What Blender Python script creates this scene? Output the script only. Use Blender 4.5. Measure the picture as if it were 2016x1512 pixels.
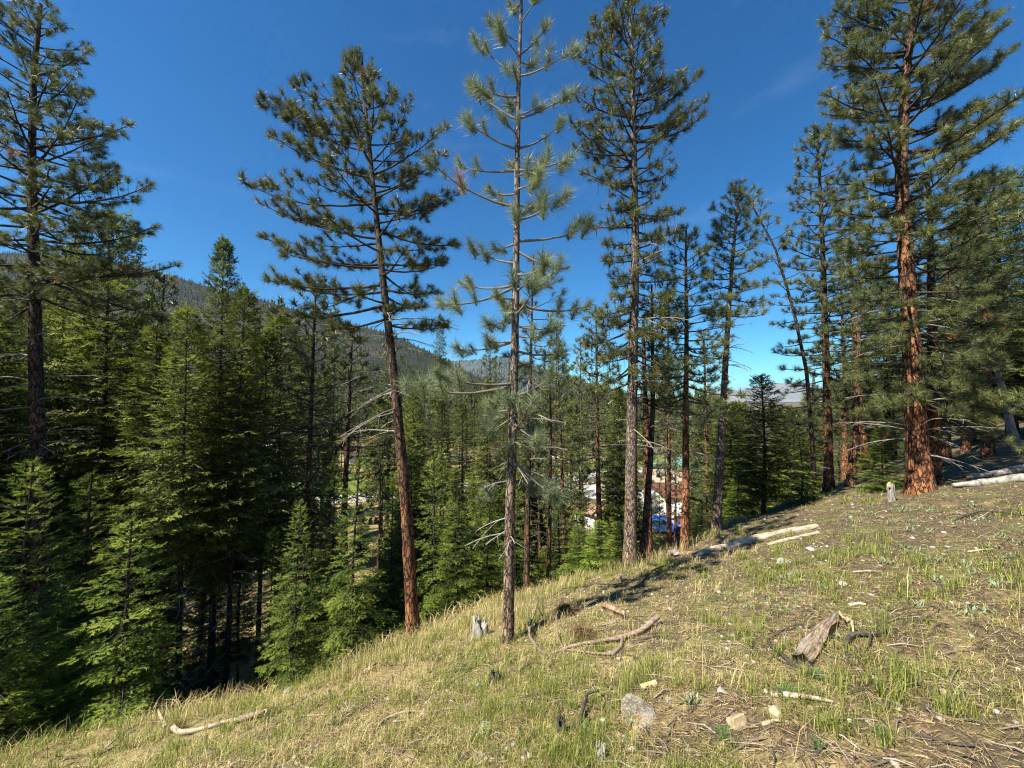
import bpy, bmesh, math, random
import numpy as np
from mathutils import Vector

# ------------------------------------------------------------------ camera, world, sun, exposure
S = bpy.context.scene
for o in list(bpy.data.objects):
    bpy.data.objects.remove(o)
COL = S.collection
F = 760.0                      # focal length in photograph pixels (2016 wide)
PITCH = math.radians(2.56)
cam_d = bpy.data.cameras.new('camera')
cam = bpy.data.objects.new('camera', cam_d)
COL.objects.link(cam)
cam_d.sensor_width = 36.0
cam_d.lens = 36.0 * F / 2016.0
cam_d.clip_start = 0.05
cam_d.clip_end = 40000
cam.location = (0, 0, 0)
cam.rotation_euler = (math.radians(90) + PITCH, 0, 0)
S.camera = cam

SUN_AZ = math.radians(-124)     # clockwise from +Y (the view direction)
SUN_EL = math.radians(50)
W = bpy.data.worlds.new('World')
S.world = W
W.use_nodes = True
wn, wl = W.node_tree.nodes, W.node_tree.links
for n in list(wn):
    wn.remove(n)
w_out = wn.new('ShaderNodeOutputWorld')
w_bg = wn.new('ShaderNodeBackground')
w_sky = wn.new('ShaderNodeTexSky')
w_sky.sky_type = 'NISHITA'
w_sky.sun_disc = False
w_sky.sun_elevation = SUN_EL
w_sky.sun_rotation = SUN_AZ % (2 * math.pi)
w_sky.altitude = 900
w_sky.air_density = 1.0
w_sky.dust_density = 0.0
w_sky.ozone_density = 2.0
w_hsv = wn.new('ShaderNodeHueSaturation')
w_hsv.inputs['Saturation'].default_value = 1.3
w_hsv.inputs['Value'].default_value = 1.0
wl.new(w_sky.outputs[0], w_hsv.inputs['Color'])
# thin wisps of high cloud, the same all round the sky
w_tc = wn.new('ShaderNodeTexCoord')
w_map = wn.new('ShaderNodeMapping')
w_map.inputs['Scale'].default_value = (2.2, 2.2, 9.0)
w_map.inputs['Rotation'].default_value = (0.25, 0.1, 0.4)
w_noise = wn.new('ShaderNodeTexNoise')
w_noise.inputs['Scale'].default_value = 1.7
w_noise.inputs['Detail'].default_value = 7
w_noise.inputs['Roughness'].default_value = 0.62
w_noise.inputs['Distortion'].default_value = 0.8
w_ramp = wn.new('ShaderNodeMapRange')
w_ramp.inputs['From Min'].default_value = 0.58
w_ramp.inputs['From Max'].default_value = 0.85
w_ramp.inputs['To Min'].default_value = 0.0
w_ramp.inputs['To Max'].default_value = 0.06
w_mix = wn.new('ShaderNodeMix')
w_mix.data_type = 'RGBA'
wl.new(w_tc.outputs['Generated'], w_map.inputs[0])
wl.new(w_map.outputs[0], w_noise.inputs['Vector'])
wl.new(w_noise.outputs['Fac'], w_ramp.inputs['Value'])
wl.new(w_ramp.outputs[0], w_mix.inputs['Factor'])
w_tint = wn.new('ShaderNodeMix')
w_tint.data_type = 'RGBA'
w_tint.blend_type = 'MULTIPLY'
w_tint.inputs['Factor'].default_value = 1.0
w_tint.inputs['B'].default_value = (0.44, 0.97, 1.12, 1)
wl.new(w_hsv.outputs[0], w_tint.inputs['A'])
wl.new(w_tint.outputs['Result'], w_mix.inputs['A'])
w_mix.inputs['B'].default_value = (6.5, 7.2, 8.0, 1)
wl.new(w_mix.outputs['Result'], w_bg.inputs['Color'])
w_bg.inputs['Strength'].default_value = 0.060
wl.new(w_bg.outputs[0], w_out.inputs['Surface'])

sun_d = bpy.data.lights.new('sun', 'SUN')
sun_d.energy = 5.0
sun_d.angle = math.radians(0.53)
sun_d.color = (1.0, 0.93, 0.80)
sun = bpy.data.objects.new('sun', sun_d)
COL.objects.link(sun)
to_sun = Vector((math.sin(SUN_AZ) * math.cos(SUN_EL), math.cos(SUN_AZ) * math.cos(SUN_EL), math.sin(SUN_EL)))
sun.rotation_euler = to_sun.to_track_quat('Z', 'Y').to_euler()
sun.location = to_sun * 50

S.view_settings.view_transform = 'Standard'
S.view_settings.look = 'None'
S.view_settings.exposure = 1.3
S.view_settings.gamma = 1.0
S.view_settings.use_curve_mapping = False
S.render.engine = 'CYCLES'
S.cycles.use_denoising = True
S.cycles.denoising_prefilter = 'NONE'
S.cycles.filter_width = 1.15
S.cycles.max_bounces = 4
S.cycles.diffuse_bounces = 2
S.cycles.glossy_bounces = 2
S.cycles.transmission_bounces = 3
S.cycles.use_adaptive_sampling = True
S.cycles.adaptive_threshold = 0.02

# ------------------------------------------------------------------ helpers
def h2(ix, iy, seed):
    n = (ix.astype(np.int64) * 374761393 + iy.astype(np.int64) * 668265263 + seed * 974711) & 0x7fffffff
    n = ((n ^ (n >> 13)) * 1274126177) & 0x7fffffff
    return ((n ^ (n >> 16)) & 0xffff) / 65535.0

def vnoise(x, y, seed=0):
    x = np.asarray(x, float); y = np.asarray(y, float)
    ix = np.floor(x); iy = np.floor(y)
    fx = x - ix; fy = y - iy
    fx = fx * fx * (3 - 2 * fx); fy = fy * fy * (3 - 2 * fy)
    a = h2(ix, iy, seed); b = h2(ix + 1, iy, seed); c = h2(ix, iy + 1, seed); d = h2(ix + 1, iy + 1, seed)
    return (a + (b - a) * fx) * (1 - fy) + (c + (d - c) * fx) * fy

def fbm(x, y, seed=0, octs=4):
    s = 0.0; a = 0.5; t = 0.0
    for i in range(octs):
        s = s + a * vnoise(np.asarray(x) * 2 ** i + i * 17.3, np.asarray(y) * 2 ** i - i * 9.1, seed + i)
        t += a; a *= 0.5
    return s / t

def unit(v):
    v = np.asarray(v, float)
    return v / (np.linalg.norm(v, axis=-1, keepdims=True) + 1e-12)

class MB:
    """collects vertices and faces, builds one mesh object"""
    def __init__(self):
        self.v = []; self.tint = []; self.f = {3: [], 4: []}; self.n = 0
    def add(self, verts, faces, tint=0.5):
        verts = np.asarray(verts, float).reshape(-1, 3); faces = np.asarray(faces, np.int64)
        self.v.append(verts)
        t = np.broadcast_to(np.asarray(tint, float), (len(verts),)) if np.ndim(tint) <= 1 else tint
        self.tint.append(np.array(t))
        self.f[faces.shape[1]].append(faces + self.n)
        self.n += len(verts)
    def mesh(self, name, smooth=False, origin=None):
        me = bpy.data.meshes.new(name)
        if self.n == 0:
            return me
        v = np.concatenate(self.v)
        if origin is not None:
            v = v - np.asarray(origin, float)
        tr = np.concatenate(self.f[3]) if self.f[3] else np.zeros((0, 3), np.int64)
        qd = np.concatenate(self.f[4]) if self.f[4] else np.zeros((0, 4), np.int64)
        me.vertices.add(len(v)); me.vertices.foreach_set('co', v.astype(np.float32).ravel())
        loops = np.concatenate([tr.ravel(), qd.ravel()]).astype(np.int32)
        me.loops.add(len(loops)); me.loops.foreach_set('vertex_index', loops)
        nf = len(tr) + len(qd)
        me.polygons.add(nf)
        start = np.concatenate([np.arange(len(tr)) * 3, len(tr) * 3 + np.arange(len(qd)) * 4]).astype(np.int32)
        me.polygons.foreach_set('loop_start', start)
        if smooth:
            me.polygons.foreach_set('use_smooth', np.ones(nf, bool))
        at = me.attributes.new('tint', 'FLOAT', 'POINT')
        at.data.foreach_set('value', np.concatenate(self.tint).astype(np.float32))
        me.update(calc_edges=True)
        me.validate()
        return me
    def build(self, name, material, parent=None, smooth=False, origin=None):
        o = bpy.data.objects.new(name, self.mesh(name, smooth, origin))
        if material is not None:
            o.data.materials.append(material)
        COL.objects.link(o)
        if parent is not None:
            o.parent = parent
        return o

def frames(P):
    P = np.asarray(P, float)
    T = np.empty_like(P)
    T[1:-1] = P[2:] - P[:-2]; T[0] = P[1] - P[0]; T[-1] = P[-1] - P[-2]
    T = unit(T)
    ref = np.array([1.0, 0, 0]) if abs(T[0][0]) < 0.8 else np.array([0, 1.0, 0])
    N = np.empty_like(P)
    a = ref - T[0] * ref.dot(T[0]); N[0] = a / np.linalg.norm(a)
    for i in range(1, len(P)):
        a = N[i - 1] - T[i] * N[i - 1].dot(T[i]); N[i] = a / (np.linalg.norm(a) + 1e-9)
    B = np.cross(T, N)
    return T, N, B

def tube(mb, P, R, sides=5, tint=0.5, disp=None, cap=False):
    P = np.asarray(P, float); k = len(P)
    R = np.broadcast_to(np.asarray(R, float), (k,))
    T, N, B = frames(P)
    a = np.arange(sides) * 2 * math.pi / sides
    rr = R[:, None] * np.ones(sides)
    if disp is not None:
        rr = rr * disp
    V = P[:, None, :] + rr[:, :, None] * (np.cos(a)[None, :, None] * N[:, None, :] + np.sin(a)[None, :, None] * B[:, None, :])
    i = np.arange(k - 1)[:, None] * sides; j = np.arange(sides)[None, :]; j2 = (j + 1) % sides
    Fq = np.stack([i + j, i + j2, i + sides + j2, i + sides + j], -1).reshape(-1, 4)
    t = np.repeat(np.broadcast_to(np.asarray(tint, float), (k,)), sides)
    mb.add(V.reshape(-1, 3), Fq, t)
    if cap:
        for e, idx in ((0, 0), (k - 1, k - 1)):
            ring = V[idx]; c = P[idx]
            tri = [[0, 1 + q, 1 + (q + 1) % sides] if e else [0, 1 + (q + 1) % sides, 1 + q] for q in range(sides)]
            mb.add(np.vstack([c[None], ring]), tri, t[0])

def rays(x, y):
    cx = (np.asarray(x, float) - 1008) / F; cy = (756 - np.asarray(y, float)) / F
    Y = math.cos(PITCH) - math.sin(PITCH) * cy
    Z = math.sin(PITCH) + math.cos(PITCH) * cy
    return cx / Y, Z / Y
def at(x, y, t):
    """point seen at photograph pixel (x, y) at distance t along the view axis"""
    u, w = rays(x, y)
    return np.array([u * t, t, w * t])

# ------------------------------------------------------------------ terrain
_A = np.radians([-180, -120, -80, -53.1, -31, -14, 0, 16.7, 24.2, 31, 38.7, 45, 52.4, 70, 120, 180])
_D = np.array([40, 16, 10.5, 8.4, 6.3, 6.7, 7.6, 8.7, 10.2, 13.5, 19, 31, 66, 90, 80, 40.0])
_K = np.array([.2, .3, .38, .42, .46, .48, .46, .42, .40, .36, .32, .26, .2, .1, .1, .2])
FLOOR = -14.0
def terrain(x, y, micro=True):
    x = np.asarray(x, float); y = np.asarray(y, float)
    r = np.sqrt(x * x + y * y) + 1e-6
    a = np.arctan2(x, y)
    D = np.interp(a, _A, _D); K = np.interp(a, _A, _K)
    re = np.where(r < 60, r, 60 + 70 * np.tanh((r - 60) / 70))
    q = re / r
    base = -1.6 - 0.26 * y * q + 0.195 * x * q
    s = (r - D + 0.8 * (fbm(x * .35, y * .35, 5, 3) - .5) * 2) / 1.1
    drop = K * 1.1 * np.where(s > 30, s, np.log1p(np.exp(np.minimum(s, 30))))
    z = base - drop
    fl = FLOOR + 1.2 * (fbm(x * .03, y * .03, 11, 2) - .5) - 0.0015 * np.maximum(r - 80, 0)
    d = (z - fl) / 1.2
    z = fl + 1.2 * np.where(d > 30, d, np.log1p(np.exp(np.clip(d, -40, 30))))
    big = (fbm(x * .5, y * .5, 21, 3) - .5) * 0.22 * np.clip(r / 4, .25, 1)
    z = z + big * np.clip((40 - r) / 15, 0.15, 1)
    if micro:
        m = (fbm(x * 2.6, y * 2.6, 31, 3) - .5) * 0.10 + (vnoise(x * 9, y * 9, 41) - .5) * 0.03
        z = z + m * np.clip((25 - r) / 10, 0, 1)
    return z
def tz(x, y):
    return float(terrain(np.array([x]), np.array([y]))[0])
def gp(x, y, lift=0.0):
    """the point of the ground seen at photograph pixel (x, y)"""
    u, w = rays(x, y)
    t = np.concatenate([np.arange(0.6, 20, 0.02), np.arange(20, 160, 0.25)])
    dz = terrain(u * t, t) - w * t
    k = int(np.argmax(dz > 0)) if (dz > 0).any() else len(t) - 1
    t0 = t[k]
    return np.array([u * t0, t0, w * t0 + lift])

# ------------------------------------------------------------------ materials
def mat(name):
    m = bpy.data.materials.new(name); m.use_nodes = True
    nt = m.node_tree
    for n in list(nt.nodes):
        nt.nodes.remove(n)
    out = nt.nodes.new('ShaderNodeOutputMaterial'); p = nt.nodes.new('ShaderNodeBsdfPrincipled')
    nt.links.new(p.outputs[0], out.inputs[0])
    return m, nt, p, out
def ramp(nt, stops, fac=None, interp='LINEAR'):
    r = nt.nodes.new('ShaderNodeValToRGB'); r.color_ramp.interpolation = interp
    e = r.color_ramp.elements
    while len(e) < len(stops):
        e.new(0.5)
    for q, (pos, c) in zip(e, stops):
        q.position = pos; q.color = (*c, 1)
    if fac is not None:
        nt.links.new(fac, r.inputs[0])
    return r
def noise(nt, scale, detail=4, rough=.55, vec=None, dist=0.0):
    n = nt.nodes.new('ShaderNodeTexNoise'); n.inputs['Scale'].default_value = scale
    n.inputs['Detail'].default_value = detail; n.inputs['Roughness'].default_value = rough
    n.inputs['Distortion'].default_value = dist
    if vec is not None:
        nt.links.new(vec, n.inputs['Vector'])
    return n
def mixc(nt, fac, a, b, mode='MIX'):
    m = nt.nodes.new('ShaderNodeMix'); m.data_type = 'RGBA'; m.blend_type = mode
    for s, v in (('Factor', fac), ('A', a), ('B', b)):
        if isinstance(v, (int, float)):
            m.inputs[s].default_value = v
        elif isinstance(v, tuple):
            m.inputs[s].default_value = (*v, 1)
        else:
            nt.links.new(v, m.inputs[s])
    return m.outputs['Result']
def maprange(nt, v, a, b, c=0.0, d=1.0):
    m = nt.nodes.new('ShaderNodeMapRange')
    for s, q in (('From Min', a), ('From Max', b), ('To Min', c), ('To Max', d)):
        m.inputs[s].default_value = q
    nt.links.new(v, m.inputs['Value'])
    return m.outputs[0]
def coords(nt, scale=(1, 1, 1), kind='Object'):
    tc = nt.nodes.new('ShaderNodeTexCoord'); mp = nt.nodes.new('ShaderNodeMapping')
    mp.inputs['Scale'].default_value = scale
    nt.links.new(tc.outputs[kind], mp.inputs[0])
    return mp.outputs[0]
def attr(nt, name='tint'):
    a = nt.nodes.new('ShaderNodeAttribute'); a.attribute_name = name
    return a.outputs['Fac']
def bump(nt, p, h, strength=.5, dist=.02):
    b = nt.nodes.new('ShaderNodeBump'); b.inputs['Strength'].default_value = strength
    b.inputs['Distance'].default_value = dist
    nt.links.new(h, b.inputs['Height']); nt.links.new(b.outputs[0], p.inputs['Normal'])

def foliage(name, stops, transl=.3, rough=.45, spec=.4, objvar=.25):
    m, nt, p, out = mat(name)
    r = ramp(nt, stops, attr(nt))
    oi = nt.nodes.new('ShaderNodeObjectInfo')
    hs = nt.nodes.new('ShaderNodeHueSaturation')
    nt.links.new(maprange(nt, oi.outputs['Random'], 0, 1, 1 - objvar, 1 + objvar), hs.inputs['Value'])
    nt.links.new(r.outputs[0], hs.inputs['Color'])
    nt.links.new(hs.outputs[0], p.inputs['Base Color'])
    p.inputs['Roughness'].default_value = rough
    p.inputs['Specular IOR Level'].default_value = spec
    tr = nt.nodes.new('ShaderNodeBsdfTranslucent'); nt.links.new(hs.outputs[0], tr.inputs['Color'])
    mx = nt.nodes.new('ShaderNodeMixShader'); mx.inputs[0].default_value = transl
    nt.links.new(p.outputs[0], mx.inputs[1]); nt.links.new(tr.outputs[0], mx.inputs[2])
    nt.links.new(mx.outputs[0], out.inputs[0])
    return m
M = {}
M['pine_needles'] = foliage('pine_needles', [(0, (.05, .066, .024)), (.45, (.115, .135, .042)), (.9, (.23, .24, .075)), (.985, (.25, .245, .08)), (1, (.30, .17, .07))], .28, .42, .5, .16)
M['blue_pine_needles'] = foliage('blue_pine_needles', [(0, (.12, .155, .085)), (.5, (.20, .25, .135)), (.9, (.30, .35, .18)), (.985, (.30, .34, .18)), (1, (.32, .21, .10))], .28, .42, .5, .05)
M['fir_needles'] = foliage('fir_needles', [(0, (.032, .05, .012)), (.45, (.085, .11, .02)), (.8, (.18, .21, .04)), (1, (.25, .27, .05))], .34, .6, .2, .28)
M['young_fir_needles'] = foliage('young_fir_needles', [(0, (.05, .085, .012)), (.45, (.12, .18, .022)), (.8, (.23, .30, .042)), (1, (.31, .36, .06))], .38, .55, .25, .18)
M['dry_needles'] = foliage('dry_needles', [(0, (.11, .065, .03)), (1, (.26, .17, .085))], .2, .6, .2, .1)
M['lichen'] = foliage('hanging_lichen', [(0, (.02, .018, .014)), (1, (.06, .05, .035))], .1, .8, .1, .1)
M['dry_grass'] = foliage('dry_grass', [(0, (.22, .16, .06)), (.5, (.42, .335, .135)), (1, (.62, .54, .28))], .3, .6, .3, 0)
M['green_grass'] = foliage('green_grass', [(0, (.10, .135, .02)), (.5, (.21, .25, .042)), (1, (.40, .40, .10))], .38, .5, .35, 0)
M['grey_herb'] = foliage('grey_green_herb', [(0, (.14, .19, .07)), (1, (.33, .37, .22))], .3, .6, .3, .1)
M['green_herb'] = foliage('green_herb', [(0, (.06, .10, .035)), (1, (.14, .20, .07))], .3, .6, .3, .1)
M['litter'] = foliage('needle_litter', [(0, (.10, .06, .03)), (.5, (.27, .18, .085)), (1, (.50, .40, .23))], .15, .6, .25, 0)

def bark_material(name, plate_lo, plate_hi, upper, furrow, scale=15):
    """tint 0 = old orange plates, 1 = young grey bark higher on the stem"""
    m, nt, p, out = mat(name)
    v = coords(nt, (1, 1, .30))
    dn = noise(nt, 11, 5, .7, v)
    vec = nt.nodes.new('ShaderNodeVectorMath'); vec.operation = 'MULTIPLY_ADD'
    nt.links.new(dn.outputs['Color'], vec.inputs[0]); vec.inputs[1].default_value = (.16, .16, .10); nt.links.new(v, vec.inputs[2])
    vo = nt.nodes.new('ShaderNodeTexVoronoi'); vo.feature = 'DISTANCE_TO_EDGE'; vo.inputs['Scale'].default_value = scale
    vc = nt.nodes.new('ShaderNodeTexVoronoi'); vc.feature = 'F1'; vc.inputs['Scale'].default_value = scale
    nt.links.new(vec.outputs[0], vo.inputs['Vector']); nt.links.new(vec.outputs[0], vc.inputs['Vector'])
    sep = nt.nodes.new('ShaderNodeSeparateColor'); nt.links.new(vc.outputs['Color'], sep.inputs[0])
    plate = ramp(nt, [(0, plate_lo), (.6, plate_hi), (1, tuple(min(1, c * 1.25) for c in plate_hi))], sep.outputs[0])
    fine = noise(nt, 55, 4, .65, v)
    col = mixc(nt, maprange(nt, fine.outputs['Fac'], .3, .75, 0, .55), plate.outputs[0], tuple(c * .5 for c in plate_lo))
    big = noise(nt, 1.7, 3, .6, coords(nt, (1, 1, .6)))
    tsum = nt.nodes.new('ShaderNodeMath'); tsum.operation = 'ADD'
    nt.links.new(attr(nt), tsum.inputs[0]); nt.links.new(maprange(nt, big.outputs['Fac'], .3, .7, -.3, .3), tsum.inputs[1]); tsum.use_clamp = True
    col = mixc(nt, tsum.outputs[0], col, mixc(nt, maprange(nt, sep.outputs[1], 0, 1, 0, .6), upper, tuple(c * 1.9 for c in upper)))
    edge = maprange(nt, vo.outputs['Distance'], .01, .13, 0, 1)
    scorch = noise(nt, 3.4, 5, .68, coords(nt, (1, 1, .45)))
    col = mixc(nt, maprange(nt, scorch.outputs['Fac'], .50, .66, 0, .75), col, tuple(c * .45 for c in upper))
    col = mixc(nt, edge, furrow, col)
    nt.links.new(col, p.inputs['Base Color']); p.inputs['Roughness'].default_value = .85
    p.inputs['Specular IOR Level'].default_value = .2
    bump(nt, p, edge, .9, .02)
    return m
M['bark'] = bark_material('pine_bark', (.19, .075, .034), (.38, .165, .075), (.07, .054, .043), (.012, .009, .008), 15)
M['scaly_bark'] = bark_material('young_pine_bark', (.15, .085, .05), (.36, .25, .17), (.17, .15, .13), (.03, .022, .016), 26)
M['fir_bark'] = bark_material('fir_bark', (.045, .035, .027), (.085, .066, .05), (.05, .043, .036), (.012, .01, .008), 18)
def simple(name, stops, nscale=8, rough=.85, b=.4, vscale=(1, 1, 1), det=5, spec=.25, bd=.01):
    m, nt, p, out = mat(name)
    n = noise(nt, nscale, det, .62, coords(nt, vscale))
    r = ramp(nt, stops, maprange(nt, n.outputs['Fac'], .28, .72))
    nt.links.new(r.outputs[0], p.inputs['Base Color'])
    p.inputs['Roughness'].default_value = rough; p.inputs['Specular IOR Level'].default_value = spec
    if b:
        bump(nt, p, n.outputs['Fac'], b, bd)
    return m
M['limb'] = simple('limb_bark', [(0, (.022, .018, .014)), (1, (.065, .053, .043))], 22)
M['pale_limb'] = simple('pale_limb_bark', [(0, (.10, .085, .07)), (1, (.24, .21, .175))], 22)
M['dead_limb'] = simple('dead_grey_wood', [(0, (.13, .115, .095)), (1, (.34, .31, .27))], 20)
M['silver_wood'] = simple('silver_wood', [(0, (.08, .07, .06)), (.4, (.235, .215, .185)), (1, (.44, .41, .36))], 11, .85, .9, (.8, 2.5, .5))
M['bleached_wood'] = simple('bleached_wood', [(0, (.11, .08, .052)), (.3, (.27, .215, .145)), (.6, (.41, .345, .25)), (1, (.56, .50, .41))], 9, .8, .9, (.45, 4, 4))
M['rotten_wood'] = simple('rotten_wood', [(0, (.07, .042, .027)), (.4, (.22, .14, .08)), (.7, (.36, .27, .18)), (1, (.54, .48, .39))], 11, .85, .9)
M['brown_stick'] = simple('brown_stick_bark', [(0, (.10, .075, .055)), (.5, (.22, .165, .12)), (1, (.36, .29, .23))], 30, .85, .8)
M['dark_stick'] = simple('dark_stick_bark', [(0, (.022, .018, .015)), (1, (.10, .085, .07))], 25, .8, .6)
M['grey_rock'] = simple('grey_rock', [(0, (.13, .125, .12)), (.5, (.30, .29, .27)), (1, (.50, .49, .46))], 14, .85, .6)
M['tan_rock'] = simple('tan_rock', [(0, (.22, .16, .09)), (.5, (.42, .33, .20)), (1, (.56, .47, .32))], 13, .85, .6)
M['white_rock'] = simple('white_rock', [(0, (.20, .18, .15)), (1, (.50, .47, .42))], 14, .8, .4)
M['yellow_bone'] = simple('yellow_wood', [(0, (.60, .45, .10)), (.5, (.75, .62, .22)), (1, (.80, .75, .58))], 9, .6, .2)
# lichen-spotted boulder
m, nt, p, out = mat('lichen_boulder')
n1 = noise(nt, 9, 6, .65, coords(nt)); n2 = noise(nt, 30, 5, .7, coords(nt)); n3 = noise(nt, 4, 3, .5, coords(nt))
n4 = noise(nt, 70, 5, .75, coords(nt))
c = ramp(nt, [(0, (.10, .075, .05)), (.5, (.24, .19, .13)), (1, (.38, .32, .23))], maprange(nt, n1.outputs['Fac'], .3, .7)).outputs[0]
c = mixc(nt, maprange(nt, n3.outputs['Fac'], .50, .58, 0, .8), c, (.42, .28, .12))
c = mixc(nt, maprange(nt, n2.outputs['Fac'], .50, .56), c, (.36, .34, .29))
c = mixc(nt, maprange(nt, n4.outputs['Fac'], .52, .60, 0, .85), c, (.06, .055, .05))
nt.links.new(c, p.inputs['Base Color']); p.inputs['Roughness'].default_value = .9
bump(nt, p, n4.outputs['Fac'], .8, .012)
M['boulder'] = m
# hillside soil, needle litter and thatch
m, nt, p, out = mat('hillside_ground')
v = coords(nt)
nA = noise(nt, .55, 4, .6, v); nB = noise(nt, 3.2, 5, .62, v); nC = noise(nt, 26, 6, .7, v); nD = noise(nt, 1.1, 4, .55, v)
straw = ramp(nt, [(0, (.12, .088, .042)), (.4, (.25, .195, .09)), (.75, (.38, .315, .15)), (1, (.50, .43, .25))], maprange(nt, nC.outputs['Fac'], .3, .72)).outputs[0]
soil = ramp(nt, [(0, (.04, .031, .022)), (.5, (.105, .08, .052)), (1, (.21, .16, .105))], maprange(nt, nC.outputs['Fac'], .3, .7)).outputs[0]
green = ramp(nt, [(0, (.07, .085, .025)), (1, (.20, .22, .075))], nC.outputs['Fac']).outputs[0]
sx = nt.nodes.new('ShaderNodeSeparateXYZ'); nt.links.new(v, sx.inputs[0])
bias = maprange(nt, sx.outputs['X'], -3, 5, -.10, .16)
ad = nt.nodes.new('ShaderNodeMath'); ad.operation = 'ADD'; nt.links.new(nB.outputs['Fac'], ad.inputs[0]); nt.links.new(bias, ad.inputs[1])
c = mixc(nt, maprange(nt, ad.outputs[0], .43, .62), straw, soil)
c = mixc(nt, maprange(nt, nD.outputs['Fac'], .5, .68, 0, .65), c, green)
nt.links.new(c, p.inputs['Base Color']); p.inputs['Roughness'].default_value = .95; p.inputs['Specular IOR Level'].default_value = .1
bump(nt, p, nC.outputs['Fac'], .9, .03)
M['ground'] = m
M['lawn'] = simple('lawn_turf', [(0, (.08, .11, .02)), (1, (.15, .18, .04))], 3, .9, .2)
M['road'] = simple('pale_road_surface', [(0, (.30, .28, .25)), (1, (.42, .39, .35))], 3, .9, .1)
M['drive'] = simple('concrete_drive', [(0, (.40, .37, .32)), (1, (.52, .48, .42))], 2, .9, .1)

# ------------------------------------------------------------------ scene-object helpers
def tag(o, label=None, cat=None, group=None, kind=None):
    if label: o['label'] = label
    if cat: o['category'] = cat
    if group: o['group'] = group
    if kind: o['kind'] = kind
    return o
def thing(name, loc, label, cat, group=None, rz=0.0):
    e = bpy.data.objects.new(name, None); e.empty_display_size = .2
    COL.objects.link(e); e.location = tuple(float(q) for q in loc); e.rotation_euler = (0, 0, rz)
    return tag(e, label, cat, group)
def copy_tree(o, parent=None):
    c = o.copy(); COL.objects.link(c); c.parent = parent
    for ch in list(o.children):
        copy_tree(ch, c)
    return c

# ------------------------------------------------------------------ ground sheet
def make_ground():
    front = np.radians(np.linspace(-66, 66, 560)); back = np.radians(np.linspace(68, 292, 70))
    A = np.concatenate([front, back])
    R = np.concatenate([[.15], np.geomspace(.5, 18, 190), np.geomspace(18.6, 160, 70), np.geomspace(180, 24000, 22)])
    AA, RR = np.meshgrid(A, R)
    X = RR * np.sin(AA); Y = RR * np.cos(AA); Z = terrain(X, Y)
    mb = MB(); k = len(A); nr = len(R)
    V = np.stack([X, Y, Z], -1).reshape(-1, 3)
    i = np.arange(nr - 1)[:, None] * k; j = np.arange(k)[None, :]; j2 = (j + 1) % k
    Q = np.stack([i + j, i + k + j, i + k + j2, i + j2], -1).reshape(-1, 4)
    mb.add(V, Q)
    c = np.array([[0, 0, tz(0, 0)]])
    mb.add(np.vstack([c, V[:k]]), [[0, 1 + q, 1 + (q + 1) % k] for q in range(k)])
    o = mb.build('ground', M['ground'], None, True)
    tag(o, 'dry grassy hillside falling away to a wooded valley', None, None, 'structure')
make_ground()

def ribbon(name, pts, width, lift, material, label):
    P = np.array(pts, float); mb = MB()
    d = np.concatenate([[0], np.cumsum(np.linalg.norm(np.diff(P, axis=0), axis=1))])
    s = np.linspace(0, d[-1], max(8, int(d[-1] / 1.2)))
    C = np.stack([np.interp(s, d, P[:, 0]), np.interp(s, d, P[:, 1])], -1)
    T = unit(np.gradient(C, axis=0)); Nn = np.stack([-T[:, 1], T[:, 0]], -1)
    m_ = 9; w = np.linspace(-.5, .5, m_)
    XY = C[:, None, :] + Nn[:, None, :] * (w * width)[None, :, None]
    Z = terrain(XY[..., 0], XY[..., 1]) + lift
    V = np.concatenate([XY, Z[..., None]], -1).reshape(-1, 3)
    i = np.arange(len(s) - 1)[:, None] * m_; j = np.arange(m_ - 1)[None, :]
    mb.add(V, np.stack([i + j, i + j + 1, i + m_ + j + 1, i + m_ + j], -1).reshape(-1, 4))
    return tag(mb.build(name, material, None, True), label, None, None, 'structure')
ribbon('lawn', [(-90, 49), (-38, 62), (2, 78), (50, 98)], 15, .05, M['lawn'], 'bright green lawn beyond the valley road')
ribbon('road', [(-95, 30), (-44, 47), (-4, 65), (45, 86)], 6.0, .09, M['road'], 'pale road crossing the valley floor')
ribbon('driveway', [(9, 67), (16, 55), (19.5, 47), (24, 44)], 8.0, .13, M['drive'], 'pale driveway beside the blue car')

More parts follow.
